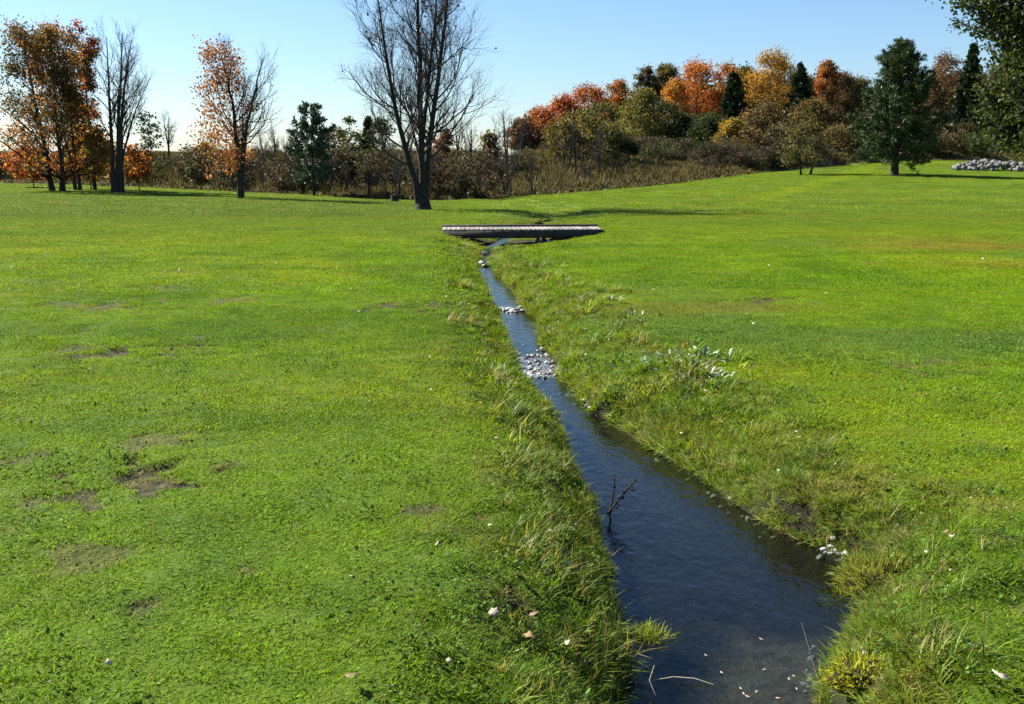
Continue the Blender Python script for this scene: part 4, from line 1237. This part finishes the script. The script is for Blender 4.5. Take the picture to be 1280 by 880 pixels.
# riffle stones in the stream
def water_point(px, v):
    d = ray(px, v); z = -.40
    for _ in range(6):
        t = (z - HC) / d[2]; z = float(water_z(d[1] * t))
    return np.array([0, 0, HC]) + d * t
def riffle(n, box, smin, smax, label, group, seed, pale=.75):
    r = np.random.default_rng(seed)
    for i in range(n):
        p = water_point(box[0] + (box[1] - box[0]) * r.random(), box[2] + (box[3] - box[2]) * r.random())
        e, _ = shore(p[0], p[1])
        if e > .12: continue
        s = smin + (smax - smin) * r.random() ** 1.6
        l_, r2_ = edges(np.array([p[1]])); f_ = (p[0] - l_[0]) / (r2_[0] - l_[0])
        lab = ('big ' if s > smin + .55 * (smax - smin) else 'small ') + label.replace('small ', '') + (' by the near bank' if f_ < .3 else ' by the far bank' if f_ > .7 else ' in midstream')
        put('river_stone', (sm if r.random() < pale else ws)[i % 6], p, s, lab, 'stone', group, r, .22)
riffle(85, (642, 700, 442, 473), .025, .08, 'stone breaking the water in the broad riffle', 'stones of the broad riffle', 62, .4)
riffle(16, (640, 705, 432, 446), .04, .10, 'small pale stone just upstream of the broad riffle', 'stones above the broad riffle', 63)
riffle(20, (622, 655, 384, 391), .06, .16, 'stone in the upper riffle near the bridge', 'stones of the upper riffle', 64, .5)
riffle(14, (598, 622, 318, 336), .10, .24, 'dark stone closing the stream just below the bridge', 'stones below the bridge', 65, .15)

def bank_stones(n, line, smin, smax, label, group, seed, pale=.6, jit=4):
    r = np.random.default_rng(seed)
    for i in range(n):
        t = r.random() * (len(line) - 1); j = min(int(t), len(line) - 2); w = t - j
        px = line[j][0] * (1 - w) + line[j + 1][0] * w + r.normal(0, jit); v = line[j][1] * (1 - w) + line[j + 1][1] * w + r.normal(0, jit * .6)
        p = hit(px, v)
        put('river_stone', (sm if r.random() < pale else ws)[i % 6], p, smin + (smax - smin) * r.random() ** 1.5, label, 'stone', group, r, .2)
bank_stones(22, [(706, 494), (722, 500), (738, 512)], .04, .09, 'pale pebble on the little bar below the broad riffle', 'pebbles of the little bar', 66, .9)
bank_stones(22, [(800, 552), (850, 590), (905, 634), (960, 668), (1040, 704)], .025, .075, 'stone lodged along the undercut bank of the stream', 'stones under the cut bank', 67, .35, 6)
bank_stones(34, [(1020, 812), (1012, 838), (1020, 866), (1060, 806), (1100, 822)], .018, .05, 'small pale stone beside the yellow moss clump at the water', 'stones by the moss clump', 68, .8, 5)
bank_stones(14, [(668, 301), (682, 300), (702, 298)], .10, .24, 'pale stone on the ditch side under the bridge', 'stones under the bridge', 69, .9, 2)
bank_stones(16, [(1030, 690), (1052, 700), (1040, 684)], .03, .06, 'pale pebble in the hollow at the bend of the bank', 'pebbles at the bend', 70, .9, 4)

# ------------------------------------------------------------------ fallen leaves
def leaf_mesh(name, seed, mat):
    r = np.random.default_rng(seed)
    n = 12; a = np.arange(n) / n * 6.283
    rad = .5 * (1 - .32 * (np.cos(a * 5) < -.2)) * (.8 + .3 * r.random(n))
    V = np.c_[np.cos(a) * rad, np.sin(a) * rad * .75, np.zeros(n)]
    V[:, 2] = .35 * (V[:, 0] ** 2) * (1 + r.random()) * r.choice([-1, 1]) + .5 * V[:, 1] ** 2 * (r.random() + .2) + r.normal(0, .03, n)
    V = np.vstack([V, [[0, 0, 0]]])
    V = np.vstack([V, V - np.array([0, 0, .012])])
    f = [[i, (i + 1) % n, n] for i in range(n)] + [[n + 1 + (i + 1) % n, n + 1 + i, 2 * n + 1] for i in range(n)]
    q = [[(i + 1) % n, i, n + 1 + i, n + 1 + (i + 1) % n] for i in range(n)]
    return mk_mesh(name, V, [np.array(f), np.array(q)], mat)
lm = [leaf_mesh('dead_leaf', 1400 + k, M_DEADLEAF) for k in range(5)]
lb = [leaf_mesh('brown_leaf', 1420 + k, M_BROWNLEAF) for k in range(4)]
r = np.random.default_rng(71)
def put_leaf(p, s, me, label, group=None, lift=.05):
    o = link('fallen_leaf', me, None, (p[0], p[1], float(tz(p[0], p[1])) + lift))
    o.rotation_euler = (r.normal(0, .5), r.normal(0, .5), r.random() * 6.28); o.scale = (s,) * 3
    return tag(o, label, 'leaf', group)
put_leaf(hit(618, 787), .075, lm[0], 'large whitish curled leaf in the grass of the near bank', None, .075)
put_leaf(hit(664, 814), .085, lb[0], 'tan pointed leaf standing on edge in the near bank grass', None, .07)
put_leaf(hit(650, 735), .10, lb[1], 'red brown leaf in the muddy hollow of the near bank', None, .03)
put_leaf(hit(668, 780), .07, lb[2], 'brown leaf between the muddy hollow and the tan pointed leaf', None, .06)
put_leaf(hit(1250, 858), .085, lm[2], 'pale rolled leaf in the grass at the lowest corner of the lawn', None, .06)
put_leaf(hit(1128, 832), .07, lb[3], 'brown leaf beside the yellow moss clump', None, .06)
put_leaf(hit(440, 868), .07, lb[1], 'dark red leaf at the near edge of the lawn', None, .05)
put_leaf(hit(645, 350), .16, lm[1], 'pale leaf on the bank beside the upper narrow water', None, .05)
put_leaf(hit(1104, 632 - 22), .07, lb[0], 'dark brown leaf lying open on the smooth lawn past the bend', None, .04)
n = 0
while n < 170:
    y = 3.2 + 17 * r.random() ** 1.1
    l, rr_ = edges(np.array([y])); side = -1 if r.random() < .5 else 1
    e0 = .05 + abs(r.normal(0, .75))
    x = (l[0] - e0) if side < 0 else (rr_[0] + e0)
    if abs(x) > y * .56: continue
    _pl = r.random() < .75
    put_leaf((x, y), (.016 + .024 * r.random()) * (1 + y * .03), (lm if _pl else lb)[n % 4], '%s dry leaf in the rough grass of the %s bank %s' % ('pale' if _pl else 'brown', 'near' if side < 0 else 'far', 'below the bend' if y < 4.6 else 'beside the wide straight water' if y < 9 else 'beside the broad riffle' if y < 14 else 'beside the narrow upper water'), 'dry leaves on the stream banks', .03 + .07 * r.random())
    n += 1
n = 0
while n < 45:
    y = 3.4 + 18 * r.random(); x = (r.random() - .5) * y
    e, _ = shore(x, y)
    if e < 1.5: continue
    put_leaf((x, y), (.02 + .02 * r.random()) * (1 + y * .04), (lm if (_pl := r.random() < .6) else lb)[n % 4], 'tiny dry leaf on the %s part of the open lawn %s the stream' % ('lowest' if y < 7 else 'middle' if y < 13 else 'upper', 'this side of' if x < 0 else 'beyond'), 'dry leaves on the open lawn', .035)
    n += 1
for i in range(12):
    p = water_point([930, 938, 944, 985, 992, 960, 925, 950, 905, 998, 882, 975][i] + r.normal(0, 2), [868, 872, 866, 850, 846, 838, 862, 800, 842, 862, 820, 874][i])
    o = link('floating_leaf', lm[i % 5], None, (p[0], p[1], p[2] + .006)); o.rotation_euler = (0, 0, r.random() * 6); o.scale = (.03, .016, .02)
    tag(o, 'slim pale leaf floating on the nearest water', 'leaf', 'pale leaves floating on the stream')

# ------------------------------------------------------------------ branch caught in the stream
p = water_point(762, 652)
def wp(px, v): return at_dist(px, v, p[1]) - p
tw = thing('driftwood_twig', 'dark forked twig sticking up out of the stream', 'twig', p)
sg = []
for line, rad in (([(770, 672), (764, 655), (761, 640), (770, 628), (780, 615), (795, 602)], .008), ([(762, 640), (767, 622), (768, 608), (768, 597)], .006), ([(770, 628), (778, 622), (790, 604)], .005),
                  ([(757, 642), (765, 640), (772, 634)], .006), ([(780, 615), (786, 612), (792, 612)], .004)):
    q = np.array([wp(a, b_) + np.array([0, .02 * math.sin(i * 1.7), 0]) for i, (a, b_) in enumerate(line)])
    sg.append((q[None], (rad * 1.25 * np.linspace(1, .5, len(line)))[None], 5))
link('stem', mk_mesh('twig_stem', *tube_mesh(sg), M_BARK, None, True), tw)
q0 = np.concatenate([s[0][0][1:] for s in sg]); rr2 = np.random.default_rng(72)
V, Q, cl = leaf_faces(np.repeat(q0, 4, 0) + rr2.normal(0, .008, (len(q0) * 4, 3)), .022, pick([(.05, .035, .02), (.03, .025, .018)], len(q0) * 4, rr2), rr2)
link('dead_leaves', mk_mesh('twig_leaves', V, [Q], M_LEAF, cl), tw)

# stalks lying on the near water
for i, (line, lab) in enumerate(((((892, 856), (868, 848), (842, 846), (818, 850)), 'pale straw stalk bent over the near water from the grass tussock'),
                                 (((1030, 862), (1020, 840), (1012, 812), (1002, 778)), 'pale straw stalk leaning from the near bank beside the moss clump'),
                                 (((820, 870), (812, 850), (818, 832)), 'short dry stalk hanging under the grass tussock'))):
    P0 = water_point(*line[0])
    q = np.array([at_dist(a, b_, P0[1] + .02 * k) - P0 for k, (a, b_) in enumerate(line)])
    o = link('straw_stalk', mk_mesh('straw_stalk', *tube_mesh([(q[None], np.array([[.003, .0028, .0024, .0015][:len(line)]]), 4)]), M_DEADLEAF), None, P0)
    tag(o, lab, 'stalk')

# ------------------------------------------------------------------ clumps at the water's edge
def clump(px, v, w, h, c, label, cat, seed, nb=900, bh=.07, drop=.0, name='grass_tussock', bw=.004):
    r = np.random.default_rng(seed)
    p = hit(px, v); p = p - np.array([0, 0, drop])
    o = thing(name, label, cat, p)
    import bmesh
    bm = bmesh.new(); bmesh.ops.create_icosphere(bm, subdivisions=3, radius=1)
    co = np.array([v_.co for v_ in bm.verts])
    fc = np.array([[q.index for q in f.verts] for f in bm.faces]); bm.free()
    k = 1 + .22 * np.sin(co[:, 0] * 4 + seed) * np.cos(co[:, 1] * 5) + .12 * np.sin(co[:, 2] * 7 + co[:, 0] * 6)
    V = co * k[:, None] * np.array([w, w * .8, h])
    link('soil_mound', mk_mesh(name + '_mound', V, [fc], M_SOIL, None, True), o)
    i = r.integers(0, len(co), nb); i = i[co[i, 2] > -.25]; nb = len(i)
    B = V[i] + r.normal(0, .012, (nb, 3)); nrm = unit(co[i] + np.array([0, 0, .7]) + r.normal(0, .45, (nb, 3)))
    L = (bh * (.5 + .9 * r.random(nb)))[:, None]
    sd = unit(np.cross(nrm, r.normal(size=(nb, 3)))) * bw * .5
    T = B + nrm * L + np.c_[r.normal(0, .2, (nb, 2)), -.3 * np.ones(nb)] * L * .6
    Mi = B + nrm * L * .55
    VV = np.stack([B - sd, B + sd, Mi + sd, T, Mi - sd], 1).reshape(-1, 3)
    j = np.arange(nb)[:, None] * 5
    link('grass_blades', mk_mesh(name + '_blades', VV, [j + np.array([0, 1, 2, 4]), j + np.array([4, 2, 3])], M_LEAF, np.repeat(pick(c, nb, r, .25) / .62, 5, 0)), o)
    return o
clump(806, 812, .10, .065, [(.15, .19, .02), (.20, .22, .03), (.10, .15, .02)], 'yellow green grass tussock overhanging the near water', 'tussock', 80, 1500, .075, .0)
clump(1078, 846, .12, .08, [(.25, .27, .02), (.29, .29, .03), (.17, .21, .02)], 'bright yellow moss clump at the water beside small pale stones', 'moss', 81, 2600, .035, .02, 'moss_clump', .006)
clump(1100, 722, .17, .10, [(.16, .19, .025), (.12, .165, .02), (.20, .20, .04)], 'soft pale green tussock rounding the bend of the bank', 'tussock', 82, 3200, .085, .04)
clump(1066, 752, .12, .08, [(.15, .17, .025), (.12, .15, .02)], 'small grass tussock hanging over the water below the bend', 'tussock', 83, 1700, .075, .03)

# pale leaved weed plants in the rough of the far bank
def leafblade(L, W, r):
    t = np.linspace(0, 1, 6); w = W * np.sin(np.pi * np.clip(t * .92 + .06, 0, 1)) ** .8
    z = .9 * t - .55 * t * t; x = .35 * t + .6 * t * t
    A = np.c_[x * L, -w / 2, z * L]; B = np.c_[x * L, 0 * w, z * L - w * .18]; C = np.c_[x * L, w / 2, z * L]
    V = np.vstack([A, B, C]); Q = []
    for i in range(5): Q += [[i, i + 1, 7 + i, 6 + i], [6 + i, 7 + i, 13 + i, 12 + i]]
    return V, [np.array(Q)]
m_, nt_, out_ = new_mat('silver_leaf')
tc_ = N(nt_, 'ShaderNodeTexCoord')
c_ = ramp(nt_, noise(nt_, 30, 3, tc_.outputs['Object']), [(.35, (.10, .17, .06)), (.62, (.27, .33, .21))])
p_ = N(nt_, 'ShaderNodeBsdfPrincipled'); p_.inputs['Roughness'].default_value = .4
nt_.links.new(c_, p_.inputs['Base Color']); nt_.links.new(p_.outputs[0], out_.inputs[0])
r = np.random.default_rng(73)
lv = [mk_mesh('weed_leaf', *leafblade(.10 + .05 * r.random(), .032 + .012 * r.random(), r), m_, None, True) for _ in range(4)]
for i, (px, v, lab) in enumerate(((838, 452, 'silvery leaved weed nearest the water in the rough bank'), (862, 470, 'broadest silvery leaved weed in the middle of the pale patch'), (884, 478, 'silvery leaved weed at the low end of the pale patch'),
                                  (880, 447, 'silvery leaved weed at the lawn edge of the pale patch'), (815, 458, 'small silvery leaved weed set a little apart towards the stream'), (765, 376, 'small pale weed up the bank nearer the bridge'), (795, 396, 'pale weed between the silvery patch and the bridge'))):
    p = hit(px, v)
    o = thing('weed_plant', lab, 'weed', (p[0], p[1], float(tz(p[0], p[1]))), 'pale leaved weeds on the bank')
    for k in range(44 if i < 4 else 18):
        a = r.random() * 6.28; q = .03 + .26 * r.random() ** .7
        l = link('leaf', lv[k % 4], o, (q * math.cos(a), q * math.sin(a) * 1.2, .01))
        l.rotation_euler = (r.normal(0, .2), r.normal(-.15, .35), a + r.normal(0, .5)); s_ = .5 + .42 * r.random(); l.scale = (s_,) * 3
